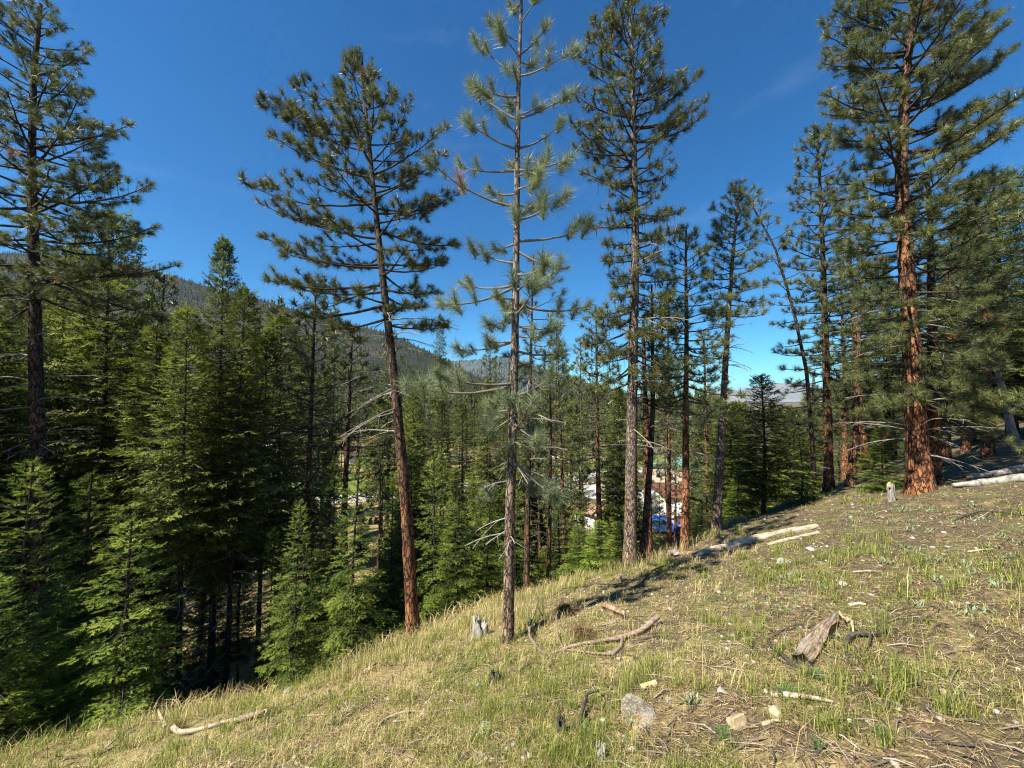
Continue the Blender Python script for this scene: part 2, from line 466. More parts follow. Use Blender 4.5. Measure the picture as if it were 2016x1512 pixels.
# ------------------------------------------------------------------ mountains
def mountain(name, ridge, t_ridge, t_foot, material, label, seed, rough, t_back=1.5, nx=220, ny=60):
    """ridge: silhouette in photograph pixels, standing t_ridge metres away"""
    rx = np.array([q[0] for q in ridge], float); ry = np.array([q[1] for q in ridge], float)
    px = np.linspace(rx[0], rx[-1], nx)
    hz = []; us = []
    for q in px:
        yy = np.interp(q, rx, ry); u, w = rays(q, yy); us.append(u); hz.append(w * t_ridge)
    us = np.array(us); hz = np.array(hz)
    f = np.concatenate([np.linspace(0, 1, ny), np.linspace(1.05, t_back, 12)])
    V = np.zeros((len(f), nx, 3)); zf = FLOOR - 3
    for i, q in enumerate(f):
        t = t_foot + (t_ridge - t_foot) * q
        X = us * t_ridge * (0.35 + .65 * q if q < 1 else 1); Y = np.full(nx, t)
        prof = (q ** 1.25) if q <= 1 else max(0.0, 1 - (q - 1) / (t_back - 1)) ** .8
        nz = (fbm(X / (t_ridge * .10), Y / (t_ridge * .22), seed, 5) - .5) * 2
        amp = rough * t_ridge * (math.sin(math.pi * min(q, 1)) * .9 + .06)
        V[i, :, 0] = X; V[i, :, 1] = Y
        V[i, :, 2] = zf + (hz - zf) * prof + nz * amp * (1 if q <= 1 else .5)
    mb = MB(); i = np.arange(len(f) - 1)[:, None] * nx; j = np.arange(nx - 1)[None, :]
    mb.add(V.reshape(-1, 3), np.stack([i + j, i + j + 1, i + nx + j + 1, i + nx + j], -1).reshape(-1, 4))
    o = mb.build(name, material, None, True)
    tag(o, label, None, None, 'structure')
    return V[:ny]
def slope_mat(name, bare, wood, scale, lo, hi):
    m, nt, p, out = mat(name)
    v = coords(nt)
    a = noise(nt, scale, 6, .6, v); b = noise(nt, scale * 14, 4, .7, v)
    base = mixc(nt, maprange(nt, b.outputs['Fac'], .35, .65), bare, tuple(c * .6 for c in bare))
    c = mixc(nt, maprange(nt, a.outputs['Fac'], lo, hi), base, wood)
    nt.links.new(c, p.inputs['Base Color']); p.inputs['Roughness'].default_value = 1; p.inputs['Specular IOR Level'].default_value = 0
    return m
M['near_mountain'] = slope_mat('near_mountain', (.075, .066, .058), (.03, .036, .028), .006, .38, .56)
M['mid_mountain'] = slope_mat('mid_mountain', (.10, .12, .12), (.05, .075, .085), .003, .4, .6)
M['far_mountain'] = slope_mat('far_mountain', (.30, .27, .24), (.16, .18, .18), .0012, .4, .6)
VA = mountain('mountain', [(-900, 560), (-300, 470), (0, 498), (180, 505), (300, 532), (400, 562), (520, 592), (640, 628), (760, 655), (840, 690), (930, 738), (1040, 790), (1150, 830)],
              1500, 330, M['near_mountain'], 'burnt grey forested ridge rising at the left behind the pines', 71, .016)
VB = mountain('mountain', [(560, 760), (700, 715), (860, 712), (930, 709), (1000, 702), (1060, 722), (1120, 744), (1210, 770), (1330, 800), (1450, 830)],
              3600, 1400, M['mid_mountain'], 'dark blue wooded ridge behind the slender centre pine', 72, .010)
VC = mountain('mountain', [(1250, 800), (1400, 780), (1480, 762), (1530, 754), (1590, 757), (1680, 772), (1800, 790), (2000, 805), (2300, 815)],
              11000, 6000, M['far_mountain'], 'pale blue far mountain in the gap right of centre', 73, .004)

def cone_trees(name, pts, H, material, label, seed, sides=6, tiers=3, rad=.17):
    rs = np.random.RandomState(seed); n = len(pts); mb = MB()
    a = np.arange(sides) * 2 * math.pi / sides
    vs = []; fs = []; ts = []; base = 0
    for k in range(tiers):
        z0 = .08 + .9 * k / tiers; z1 = min(1.0, z0 + 1.35 * .92 / tiers); rr = rad * (1 - k / (tiers + .35))
        jit = 1 + .45 * (rs.rand(n, sides) - .5)
        ring = np.stack([np.cos(a)[None] * rr * jit, np.sin(a)[None] * rr * jit, z0 + .06 * (rs.rand(n, sides) - .5)], -1)
        tip = np.zeros((n, 1, 3)); tip[:, 0, 2] = z1
        vs.append(np.concatenate([ring, tip], 1))
        for q in range(sides):
            fs.append([base + q, base + (q + 1) % sides, base + sides])
        base += sides + 1
    V = np.concatenate(vs, 1) * H[:, None, None]
    V = V + np.asarray(pts)[:, None, :]
    Fc = (np.array(fs)[None] + (np.arange(n) * base)[:, None, None]).reshape(-1, 3)
    mb.add(V.reshape(-1, 3), Fc, np.repeat(rs.rand(n), base))
    return tag(mb.build(name, material), label, None, None, 'stuff')
def on_slope(V, n, seed, lo, fmin=.0, scale=.004, ridge_bonus=.25):
    rs = np.random.RandomState(seed); out = []
    ny, nx, _ = V.shape
    while len(out) < n:
        k = 6000
        fi = rs.rand(k) * (ny - 1.001); fj = rs.rand(k) * (nx - 1.001)
        i = fi.astype(int); j = fj.astype(int); a = (fi - i)[:, None]; b = (fj - j)[:, None]
        P = (V[i, j] * (1 - a) + V[i + 1, j] * a) * (1 - b) + (V[i, j + 1] * (1 - a) + V[i + 1, j + 1] * a) * b
        m_ = fbm(P[:, 0] * scale, P[:, 1] * scale, seed, 4) + rs.rand(k) * .16 + ridge_bonus * (fi / ny > .93)
        keep = (m_ > lo) & (fi / ny > fmin)
        out.extend(P[keep])
    return np.array(out[:n])
M['far_trees'] = foliage('far_conifers', [(0, (.018, .024, .014)), (1, (.045, .052, .026))], .1, .8, .1, 0)
rs = np.random.RandomState(5)
PA = on_slope(VA, 22000, 81, .50)
cone_trees('mountain_forest', PA - [0, 0, .5], rs.uniform(6, 18, len(PA)), M['far_trees'], 'patchy dark conifers scattered over the left ridge', 82)
PB = on_slope(VB, 5000, 83, .5, .2, .002)
cone_trees('mountain_forest', PB - [0, 0, 1], rs.uniform(14, 26, len(PB)), M['far_trees'], 'dense dark conifers on the blue ridge behind the centre pine', 84, 5, 2)

# ------------------------------------------------------------------ trees
def bez(a, c, b, n):
    s = np.linspace(0, 1, n)[:, None]
    return (1 - s) ** 2 * a + 2 * s * (1 - s) * c + s * s * b

class TreeParts:
    separate = False
    def __init__(self):
        self.trunk = MB(); self.limbs = MB(); self.dead = MB(); self.lich = MB(); self.single = []
        self.tp = []; self.td = []; self.ts = []; self.tt = []

def needles(mb, P, D, Sc, Tt, n, length, width, rs, spread=(18, 95), body=.5, droop=.12):
    """pine brushes: n needles fanning from each twig end"""
    N = len(P)
    if N == 0:
        return
    P = np.asarray(P, float); D = unit(D); Sc = np.asarray(Sc, float); Tt = np.asarray(Tt, float)
    th = np.radians(rs.uniform(spread[0], spread[1], (N, n))); ph = rs.uniform(0, 2 * math.pi, (N, n))
    ref = np.where(np.abs(D[:, 2:3]) < .9, np.array([[0, 0, 1.0]]), np.array([[1.0, 0, 0]]))
    U = unit(np.cross(D, ref)); Wv = np.cross(D, U)
    dr = (np.cos(th)[..., None] * D[:, None] + np.sin(th)[..., None] * (np.cos(ph)[..., None] * U[:, None] + np.sin(ph)[..., None] * Wv[:, None]))
    dr[..., 2] -= droop * rs.rand(N, n)
    dr = unit(dr)
    L = length * Sc[:, None] * rs.uniform(.75, 1.1, (N, n))
    off = (rs.uniform(-body, .25, (N, n)) * length * Sc[:, None])[..., None] * D[:, None]
    b = P[:, None] + off
    side = unit(np.cross(dr, rs.normal(size=(N, n, 3))))
    w = (width * Sc[:, None] * rs.uniform(.7, 1.2, (N, n)))[..., None]
    V = np.stack([b - side * w * .5, b + side * w * .5, b + dr * L[..., None]], 2).reshape(-1, 3)
    t = np.clip(np.where(Tt[:, None] > 1, 1, np.minimum(Tt[:, None] + rs.uniform(-.15, .15, (N, n)), .97)), 0, 1)
    mb.add(V, np.arange(len(V)).reshape(-1, 3), np.repeat(t.ravel(), 3))

def grow_limb(T, rs, a, b, r, sag, twig=.16, tuft_from=.35, lat=.38, dens=1.0, ts=1.0, up=.35, dead=False, wood=None):
    """one pine limb from a to b, bowed, with side shoots that each end in a brush"""
    a = np.asarray(a, float); b = np.asarray(b, float)
    L = np.linalg.norm(b - a)
    mid = a * .48 + b * .52 + np.array([0, 0, -sag * L])
    n = 9
    P = bez(a, mid, b, n)
    wob = rs.normal(size=(n, 3)) * L * .014; wob[0] = 0; wob[-1] = 0
    P = P + np.cumsum(wob, 0) * np.linspace(0, 1, n)[:, None] * .7
    mb = wood if wood is not None else (T.dead if dead else T.limbs)
    if wood is None and T.separate:
        mb = MB(); T.single.append(('dead_branch' if dead else 'limb', mb, dead))
    tube(mb, P, np.linspace(r, max(.0045, r * .22), n), 5)
    tang = unit(np.gradient(P, axis=0)); lt = rs.normal() * .10; ls = rs.uniform(.85, 1.12)
    def brush(p, d, sc):
        if rs.rand() < .05: return
        T.tp.append(p); T.td.append(d); T.ts.append(sc * ts * ls * rs.uniform(.62, 1.25)); T.tt.append(np.clip(rs.normal(.42, .2) + lt, 0, .8) if rs.rand() > .008 else 1.1)
    if not dead:
        brush(P[-1], tang[-1] + [0, 0, up * .5], 1.08)
    k = max(2, int(L / twig * dens))
    side = rs.choice([-1, 1])
    for q in range(k):
        s = tuft_from + (1 - tuft_from) * (q + rs.rand()) / k
        s = min(s, .97); i = s * (n - 1); i0 = int(i); p = P[i0] * (1 - i + i0) + P[min(i0 + 1, n - 1)] * (i - i0)
        t = tang[i0]; side = -side
        h = unit(np.cross(t, [0, 0, 1.0])) * side
        ang = math.radians(rs.uniform(28, 62))
        d = unit(t * math.cos(ang) + h * math.sin(ang) + np.array([0, 0, rs.uniform(-.15, .45) * (1 if not dead else -.4)]))
        l = (lat * L * (1 - s) + .10) * rs.uniform(.6, 1.25)
        e = p + d * l + np.array([0, 0, up * l * .55 if not dead else -.25 * l])
        Q = bez(p, p + d * l * .55 - np.array([0, 0, .06 * l]), e, 5)
        tube(mb, Q, np.linspace(max(.005, r * .32 * (1 - s * .5)), .0035, 5), 4 if not dead else 3)
        if dead:
            continue
        td = unit(Q[-1] - Q[-2] + np.array([0, 0, up * .4 * l]))
        brush(e, td, 1.0)
        m_ = int(l / (twig * 1.25))
        for z in range(m_):
            ss = .35 + .6 * (z + rs.rand()) / max(1, m_); ii = min(3, int(ss * 4)); pp = Q[ii] + (Q[ii + 1] - Q[ii]) * (ss * 4 - ii)
            dd = unit(d + rs.normal(size=3) * .6 + np.array([0, 0, up]))
            l2 = rs.uniform(.07, .17)
            ee = pp + dd * l2
            tube(mb, np.array([pp, (pp + ee) / 2 + rs.normal(size=3) * .008, ee]), [.005, .004, .003], 3)
            brush(ee, dd, .95)

def trunk_mesh(T, pts, r0, r1, rs, sides=14, warm=(0.0, 1.0), flare=.55, step=.14, power=.8):
    P = np.asarray(pts, float)
    d = np.concatenate([[0], np.cumsum(np.linalg.norm(np.diff(P, axis=0), axis=1))])
    n = max(10, int(d[-1] / step)); s = np.linspace(0, d[-1], n)
    # smooth polyline (Catmull-like through cubic resampling)
    C = np.stack([np.interp(s, d, P[:, k]) for k in range(3)], -1)
    for _ in range(max(2, n // 18)):
        C[1:-1] = (C[:-2] + C[1:-1] * 2 + C[2:]) / 4
    f = s / d[-1]
    R = r1 + (r0 - r1) * (1 - f) ** (power + .15)
    R = R * (1 + flare * np.exp(-s / (2.2 * r0)))
    a = np.arange(sides)[None] * 1.7; ss = s[:, None] / max(r0, .08)
    disp = 1 + .10 * (vnoise(a * 1.0 + 3, ss * .55, rs.randint(999)) - .5) + .14 * (vnoise(a * 2.3, ss * 1.8, rs.randint(999)) - .5)
    tint = np.clip(warm[0] + (warm[1] - warm[0]) * np.clip(f * 1.25, 0, 1), 0, 1)
    tube(T.trunk, C, R, sides, tint, disp)
    return C, R, f

def finish(T, name, base, label, cat, group, needle_mat, n, length, width, rs, bark='bark', limb='limb', spread=(18, 95), body=.5, droop=.12, smooth=True):
    root = thing(name, base, label, cat, group)
    T.trunk.build('trunk', M[bark], root, True, base)
    for nm, b_, dd in T.single: b_.build(nm, M['dead_limb' if dd else limb], root, True, base)
    if T.limbs.n: tag(T.limbs.build('limbs', M[limb], root, True, base), kind='stuff')
    if T.dead.n: tag(T.dead.build('dead_branches', M['dead_limb'], root, True, base), kind='stuff')
    cr = MB(); needles(cr, T.tp, T.td, T.ts, T.tt, n, length, width, rs, spread, body, droop)
    if cr.n: cr.build('crown', M[needle_mat], root, False, base)
    if T.lich.n: tag(T.lich.build('hanging_lichen', M['lichen'], root, False, base), kind='stuff')
    return root

def hero_pine(label, trunk_px, t, r0, r1, prof, crown_y, nl, seed, explicit=(), base_y=None, n=46, length=.15, width=.0068, ts=1.0,
              mat_='pine_needles', bark='bark', limb='limb', warm=(0., 1.1), dead_y=None, ndead=0, dens=1.0, twig=.15, up=.4, lean_t=0.0, lichen=0,
              rise=(.75, -.18), group=None, name='pine_tree', deadlen=.55, auto=True, nmul=1.95, body=.6, lat=.3, tfrom=.3, spread=(18, 92)):
    """trunk_px: trunk line in photograph pixels, bottom to top; prof: (y, left reach, right reach) in pixels"""
    rs = np.random.RandomState(seed); T = TreeParts(); T.separate = True
    k = t / F
    pts = [at(x, y, t + lean_t * i / (len(trunk_px) - 1)) for i, (x, y) in enumerate(trunk_px)]
    g = tz(pts[0][0], pts[0][1])
    if base_y is None:
        pts[0][2] = g - .12
    pts = [p for i, p in enumerate(pts) if i == 0 or p[2] > pts[0][2] + .1]
    C, R, f = trunk_mesh(T, pts, r0, r1, rs, 16, warm)
    base = np.array([pts[0][0], pts[0][1], g])
    zs = C[:, 2]
    def on_trunk(z):
        return np.array([np.interp(z, zs, C[:, q]) for q in range(3)]), float(np.interp(z, zs, R))
    ys = np.array([q[0] for q in prof], float); Ls = np.array([q[1] for q in prof], float) * k; Rs = np.array([q[2] for q in prof], float) * k
    zt = at(0, crown_y[0], t)[2]; zb = at(0, crown_y[1], t)[2]
    yof = lambda z: 756 - F * math.tan(math.atan2(z, t) - PITCH)
    if auto:
        az = rs.rand() * 6.28
        for i in range(nl):
            q = (i + rs.rand()) / nl; q = q ** 1.0
            z = zb + (zt - zb) * q
            p, r = on_trunk(z)
            az += 2.399 + rs.uniform(-.5, .5)
            ca, sa = math.cos(az), math.sin(az)
            y = yof(z)
            lr = np.interp(y, ys, Rs); ll = np.interp(y, ys, Ls)
            L = (lr if ca > 0 else ll) * abs(ca) + .5 * (lr + ll) * (1 - abs(ca))
            L *= rs.uniform(.55, 1.05)
            el = rise[1] + (rise[0] - rise[1]) * q ** 1.3 + rs.uniform(-.12, .12)
            b = p + np.array([ca * L, sa * L * .9, el * L])
            grow_limb(T, rs, p, b, max(.009, min(r * .42, .012 + .016 * L)), rs.uniform(.05, .16), twig, .3 if L > .6 else .15, .36, dens, ts, up)
    for e in explicit:
        (y0, x1, y1) = e[:3]; dz = e[3] if len(e) > 3 else rs.uniform(-.3, .3); sag = e[4] if len(e) > 4 else rs.uniform(.10, .2)
        z0 = at(0, y0, t)[2]; p, r = on_trunk(z0)
        b = at(x1, y1, t + dz)
        grow_limb(T, rs, p, b, max(.010, min(r * .5, .010 + .012 * np.linalg.norm(b - p))), sag, twig, tfrom, lat, dens, ts, up)
    if ndead:
        z0 = at(0, dead_y[1], t)[2]; z1 = at(0, dead_y[0], t)[2]
        for i in range(ndead):
            z = z0 + (z1 - z0) * rs.rand(); p, r = on_trunk(z); az = rs.rand() * 6.28
            L = deadlen * rs.uniform(.35, 1.6); el = rs.uniform(-.5, .15)
            b = p + np.array([math.cos(az) * L, math.sin(az) * L, el * L])
            grow_limb(T, rs, p, b, max(.006, .008 + .006 * L), -.1, .28, .3, .4, 1.0, 1, .1, True)
    if lichen:
        tp = np.array(T.tp); idx = rs.choice(len(tp), lichen); P0 = tp[idx] - unit(np.array(T.td)[idx]) * .12
        zc = at(0, crown_y[1] - .35 * (crown_y[1] - crown_y[0]), t)[2] + rs.normal(size=lichen) * .6
        P0 = P0[P0[:, 2] < zc + 1.2]
        m_ = len(P0); l = rs.uniform(.12, .34, m_)
        sd = unit(np.stack([rs.normal(size=m_), rs.normal(size=m_), np.zeros(m_)], -1)) * .008
        V = np.stack([P0 - sd, P0 + sd, P0 + np.stack([rs.normal(size=m_) * .04, rs.normal(size=m_) * .04, -l], -1)], 1).reshape(-1, 3)
        T.lich.add(V, np.arange(len(V)).reshape(-1, 3), np.repeat(rs.rand(m_), 3))
    return finish(T, name, base, label, 'tree', group, mat_, int(n * nmul), length, width, rs, bark, limb, spread=spread, body=body)

# --- the pines one can tell apart, from left to right
hero_pine('tall dark pine at the left edge with long reaching limbs', [(92, 1330), (82, 1000), (72, 800), (68, 560), (62, 330), (66, 150), (80, 8)], 9.5, .20, .04,
          [(0, 20, 20), (90, 110, 70), (200, 150, 110), (340, 170, 190), (430, 170, 190), (520, 170, 230), (640, 150, 150), (760, 120, 110)], (20, 600), 84, 11,
          [(60, 10, 15), (150, 160, 95), (165, 20, 40), (290, 245, 245), (330, 165, 190), (390, 295, 352), (420, 235, 330), (470, 300, 440), (545, 345, 512), (560, 250, 520), (300, -30, 200), (420, -60, 330), (500, -40, 460)],
          dead_y=(540, 900), ndead=34, deadlen=1.1, warm=(.0, 1.6), n=44, ts=1.05)
hero_pine('bushy spreading pine with gently leaning trunk left of centre', [(815, 1240), (800, 1000), (778, 760), (755, 560), (738, 400), (728, 300), (716, 180), (712, 104)], 8.0, .135, .022,
          [(95, 8, 8), (150, 35, 35), (220, 80, 60), (290, 170, 110), (360, 215, 145), (460, 190, 150), (560, 190, 120), (640, 150, 110), (720, 130, 80)], (120, 640), 54, 12,
          [(150, 690, 106), (200, 580, 172), (250, 522, 190), (270, 518, 215), (320, 820, 192), (350, 545, 275), (345, 880, 250), (400, 484, 345), (380, 875, 300), (420, 900, 392), (450, 895, 478), (470, 530, 400), (520, 525, 470), (530, 870, 520), (560, 520, 555), (600, 530, 620), (640, 880, 640), (600, 840, 600), (330, 660, 150), (300, 650, 210)],
          dead_y=(600, 860), ndead=26, deadlen=1.0, warm=(.05, 1.5), n=50, ts=1.0, twig=.135, rise=(.95, -.12))
hero_pine('slender open pine with big pale tufts in the centre', [(1000, 1240), (1003, 1050), (1012, 750), (1016, 550), (1018, 350), (1021, 150), (1027, -10), (1030, -130)], 5.0, .075, .014,
          [(-130, 10, 10), (-40, 60, 60), (60, 75, 75), (150, 60, 60), (200, 50, 50), (400, 60, 60), (700, 70, 70), (960, 50, 50)], (-110, 900), 27, 13,
          [(146, 940, 92, .3), (150, 1120, 100, -.2), (108, 1082, 40), (110, 985, 60), (190, 945, 175, -.3), (236, 925, 168, .2), (234, 1127, 175, .1), (294, 918, 236, -.1), (292, 1107, 240, .3), (334, 906, 325, .3), (335, 1120, 312, -.3),
           (407, 845, 330, -.2), (372, 1060, 340, -.4), (433, 1107, 385, -.3), (475, 1162, 437, .2), (518, 930, 488, .3), (493, 1115, 520, -.2), (560, 905, 560, .4), (563, 872, 602, -.3), (540, 1075, 520, -.5), (598, 1165, 608, .2),
           (610, 960, 640, -.4), (640, 1100, 640, -.2), (671, 905, 690, .1), (690, 1110, 690, .4), (620, 1060, 560, -.6), (570, 1040, 545, -.7), (590, 990, 600, .5),
           (760, 800, 755, -.4), (755, 860, 735, -.6), (780, 1090, 740, -.2), (820, 960, 850, -.3), (830, 1060, 870, -.4), (900, 1105, 975, -.2), (900, 950, 985, .2), (850, 1040, 800, -.4), (780, 960, 790, -.5), (940, 1060, 960, .2)],
          dead_y=(700, 1100), ndead=16, deadlen=.45, warm=(.1, 1.3), n=190, length=.165, width=.0046, ts=1.0, mat_='blue_pine_needles', bark='scaly_bark', limb='pale_limb', dens=.75, twig=.18, up=.55, body=1.1, lat=.24, tfrom=.45, nmul=1.15, spread=(15, 78))
hero_pine('tall pine with shaggy lichen-hung crown right of centre', [(1240, 1105), (1243, 900), (1246, 700), (1251, 500), (1250, 400), (1246, 200), (1241, -15)], 8.4, .14, .03,
          [(-20, 15, 15), (60, 60, 50), (150, 110, 80), (260, 130, 120), (330, 125, 70), (420, 90, 80), (520, 85, 70), (620, 110, 100), (720, 110, 100)], (0, 760), 124, 14,
          [(130, 1165, 40), (150, 1140, 110), (90, 1200, 30), (230, 1390, 135), (250, 1388, 205), (280, 1385, 235), (200, 1345, 150), (300, 1125, 290), (320, 1120, 240), (230, 1130, 190), (420, 1335, 420), (440, 1155, 440)],
          dead_y=(330, 900), ndead=30, deadlen=.8, warm=(.25, 1.2), n=46, lichen=1500, bark='scaly_bark', twig=.14, rise=(1.0, -.35), up=.3)
hero_pine('leaning grey pine stem crossing behind the shaggy pine', [(1263, 1100), (1272, 1020), (1281, 900), (1286, 780), (1284, 650), (1283, 560)], 8.7, .085, .02,
          [(560, 40, 40), (650, 70, 80), (760, 70, 90)], (570, 820), 16, 15, dead_y=(700, 950), ndead=8, warm=(.75, 1.1), n=36)
hero_pine('orange stem rising tight behind the leaning grey pine', [(1276, 1098), (1275, 980), (1273, 860), (1268, 720), (1266, 620)], 9.1, .11, .03,
          [(600, 40, 40), (700, 80, 80), (800, 80, 80)], (620, 800), 16, 16, warm=(-.4, .5), n=36)
hero_pine('bright orange-barked pine with bare lower trunk right of the shaggy pine', [(1348, 1075), (1350, 950), (1350, 800), (1352, 650), (1350, 520), (1351, 447)], 9.0, .095, .02,
          [(445, 8, 8), (520, 50, 50), (600, 75, 80), (700, 95, 100), (800, 90, 90)], (455, 810), 64, 17, dead_y=(800, 960), ndead=14, deadlen=.5, warm=(-.5, 1.0), n=40, twig=.17)
hero_pine('thin pine with long bare pale trunk right of the orange pine', [(1409, 1050), (1418, 900), (1428, 720), (1434, 620), (1443, 500), (1456, 366)], 9.4, .105, .02,
          [(360, 10, 10), (430, 45, 40), (520, 65, 65), (600, 75, 80), (660, 55, 60)], (372, 625), 58, 18, dead_y=(610, 740), ndead=22, deadlen=.8, warm=(.25, .9), bark='scaly_bark', n=42, twig=.15, rise=(1.0, -.2))
hero_pine('thin dark pine leaning hard to the left beside the blue gap', [(1606, 995), (1598, 860), (1588, 730), (1562, 610), (1527, 490), (1492, 425), (1462, 372)], 11.0, .062, .018,
          [(360, 10, 10), (450, 40, 50), (560, 50, 65), (660, 60, 75), (800, 70, 75)], (380, 860), 52, 19, warm=(.9, 1.2), n=38, twig=.2, rise=(.7, -.2), dead_y=(760, 930), ndead=10)
hero_pine('dense pine with red-brown trunk standing left of the big pine', [(1632, 970), (1630, 850), (1626, 700), (1622, 560), (1616, 400), (1608, 250)], 13.0, .14, .03,
          [(245, 15, 12), (330, 45, 50), (400, 75, 70), (520, 85, 80), (640, 75, 80), (760, 75, 75), (840, 60, 60)], (262, 850), 115, 20, n=34, ts=1.15, width=.0095, twig=.2, warm=(-.4, 1.3), dead_y=(780, 900), ndead=8)
hero_pine('small pine with crooked brown stem between the red-brown and big pines', [(1674, 958), (1682, 860), (1690, 740), (1692, 600), (1690, 500)], 12.5, .12, .03,
          [(480, 15, 15), (560, 60, 60), (680, 75, 80), (800, 70, 70)], (500, 860), 50, 21, n=34, ts=1.1, width=.0095, twig=.2, warm=(.3, .9))
hero_pine('big pine with thick orange trunk on the right hillside', [(1814, 978), (1806, 880), (1796, 700), (1784, 520), (1774, 340), (1782, 160), (1802, -20), (1810, -90)], 9.0, .205, .05,
          [(-90, 15, 15), (0, 120, 90), (80, 150, 130), (160, 150, 160), (260, 140, 200), (360, 150, 210), (480, 120, 160), (620, 110, 130), (760, 110, 150)], (-80, 800), 138, 22,
          [(60, 1645, 20), (100, 1628, 75), (130, 1622, 120), (230, 1622, 190), (150, 1970, 20), (180, 1975, 60), (220, 1990, 110), (300, 2010, 190), (350, 2030, 230), (60, 1700, -60), (40, 1880, -60), (560, 1690, 590, -.6), (640, 1725, 680, -.9), (700, 1890, 740, -.9), (760, 1745, 800, -.8), (450, 1700, 440, -.8), (600, 1960, 620, -.3), (720, 1950, 800, -.5), (420, 1900, 430, -.6)],
          dead_y=(560, 900), ndead=34, deadlen=.9, warm=(-.5, .7), n=46, ts=1.15, twig=.15, rise=(.95, -.3))
hero_pine('second trunk growing close behind the big orange pine', [(1838, 968), (1838, 850), (1836, 700), (1834, 560), (1830, 420), (1826, 360)], 9.7, .14, .04,
          [(340, 30, 60), (430, 70, 130), (560, 100, 150), (700, 100, 160), (820, 100, 160)], (360, 860), 48, 23,
          [(760, 2010, 790), (700, 1990, 640), (800, 1960, 850), (790, 1720, 800), (830, 1740, 830)], dead_y=(640, 940), ndead=26, deadlen=.8, warm=(-.1, .8), n=42, ts=1.05, twig=.18, rise=(.6, -.35))
hero_pine('pine with smaller orange trunk just right of the big pine', [(1862, 918), (1861, 800), (1866, 640), (1868, 500)], 13.0, .13, .04,
          [(440, 30, 40), (560, 80, 100), (700, 90, 110), (820, 90, 110)], (460, 850), 54, 24, n=32, ts=1.15, width=.0095, twig=.21, warm=(-.2, .6))
hero_pine('dark-stemmed pine right behind the slender centre pine', [(1036, 1165), (1040, 950), (1043, 800), (1047, 620), (1050, 500)], 9.0, .075, .015,
          [(490, 15, 15), (560, 60, 60), (660, 80, 80), (760, 60, 60)], (520, 760), 26, 25, dead_y=(740, 960), ndead=16, deadlen=.6, warm=(.7, 1.1), n=38, twig=.2)
hero_pine('thin reddish pine stem in the gap right of centre', [(1078, 1160), (1083, 1000), (1085, 850), (1082, 720)], 11.0, .07, .015,
          [(720, 20, 20), (800, 50, 50), (900, 55, 55)], (730, 900), 18, 26, warm=(.2, .7), n=30, twig=.2, dead_y=(860, 1040), ndead=10)

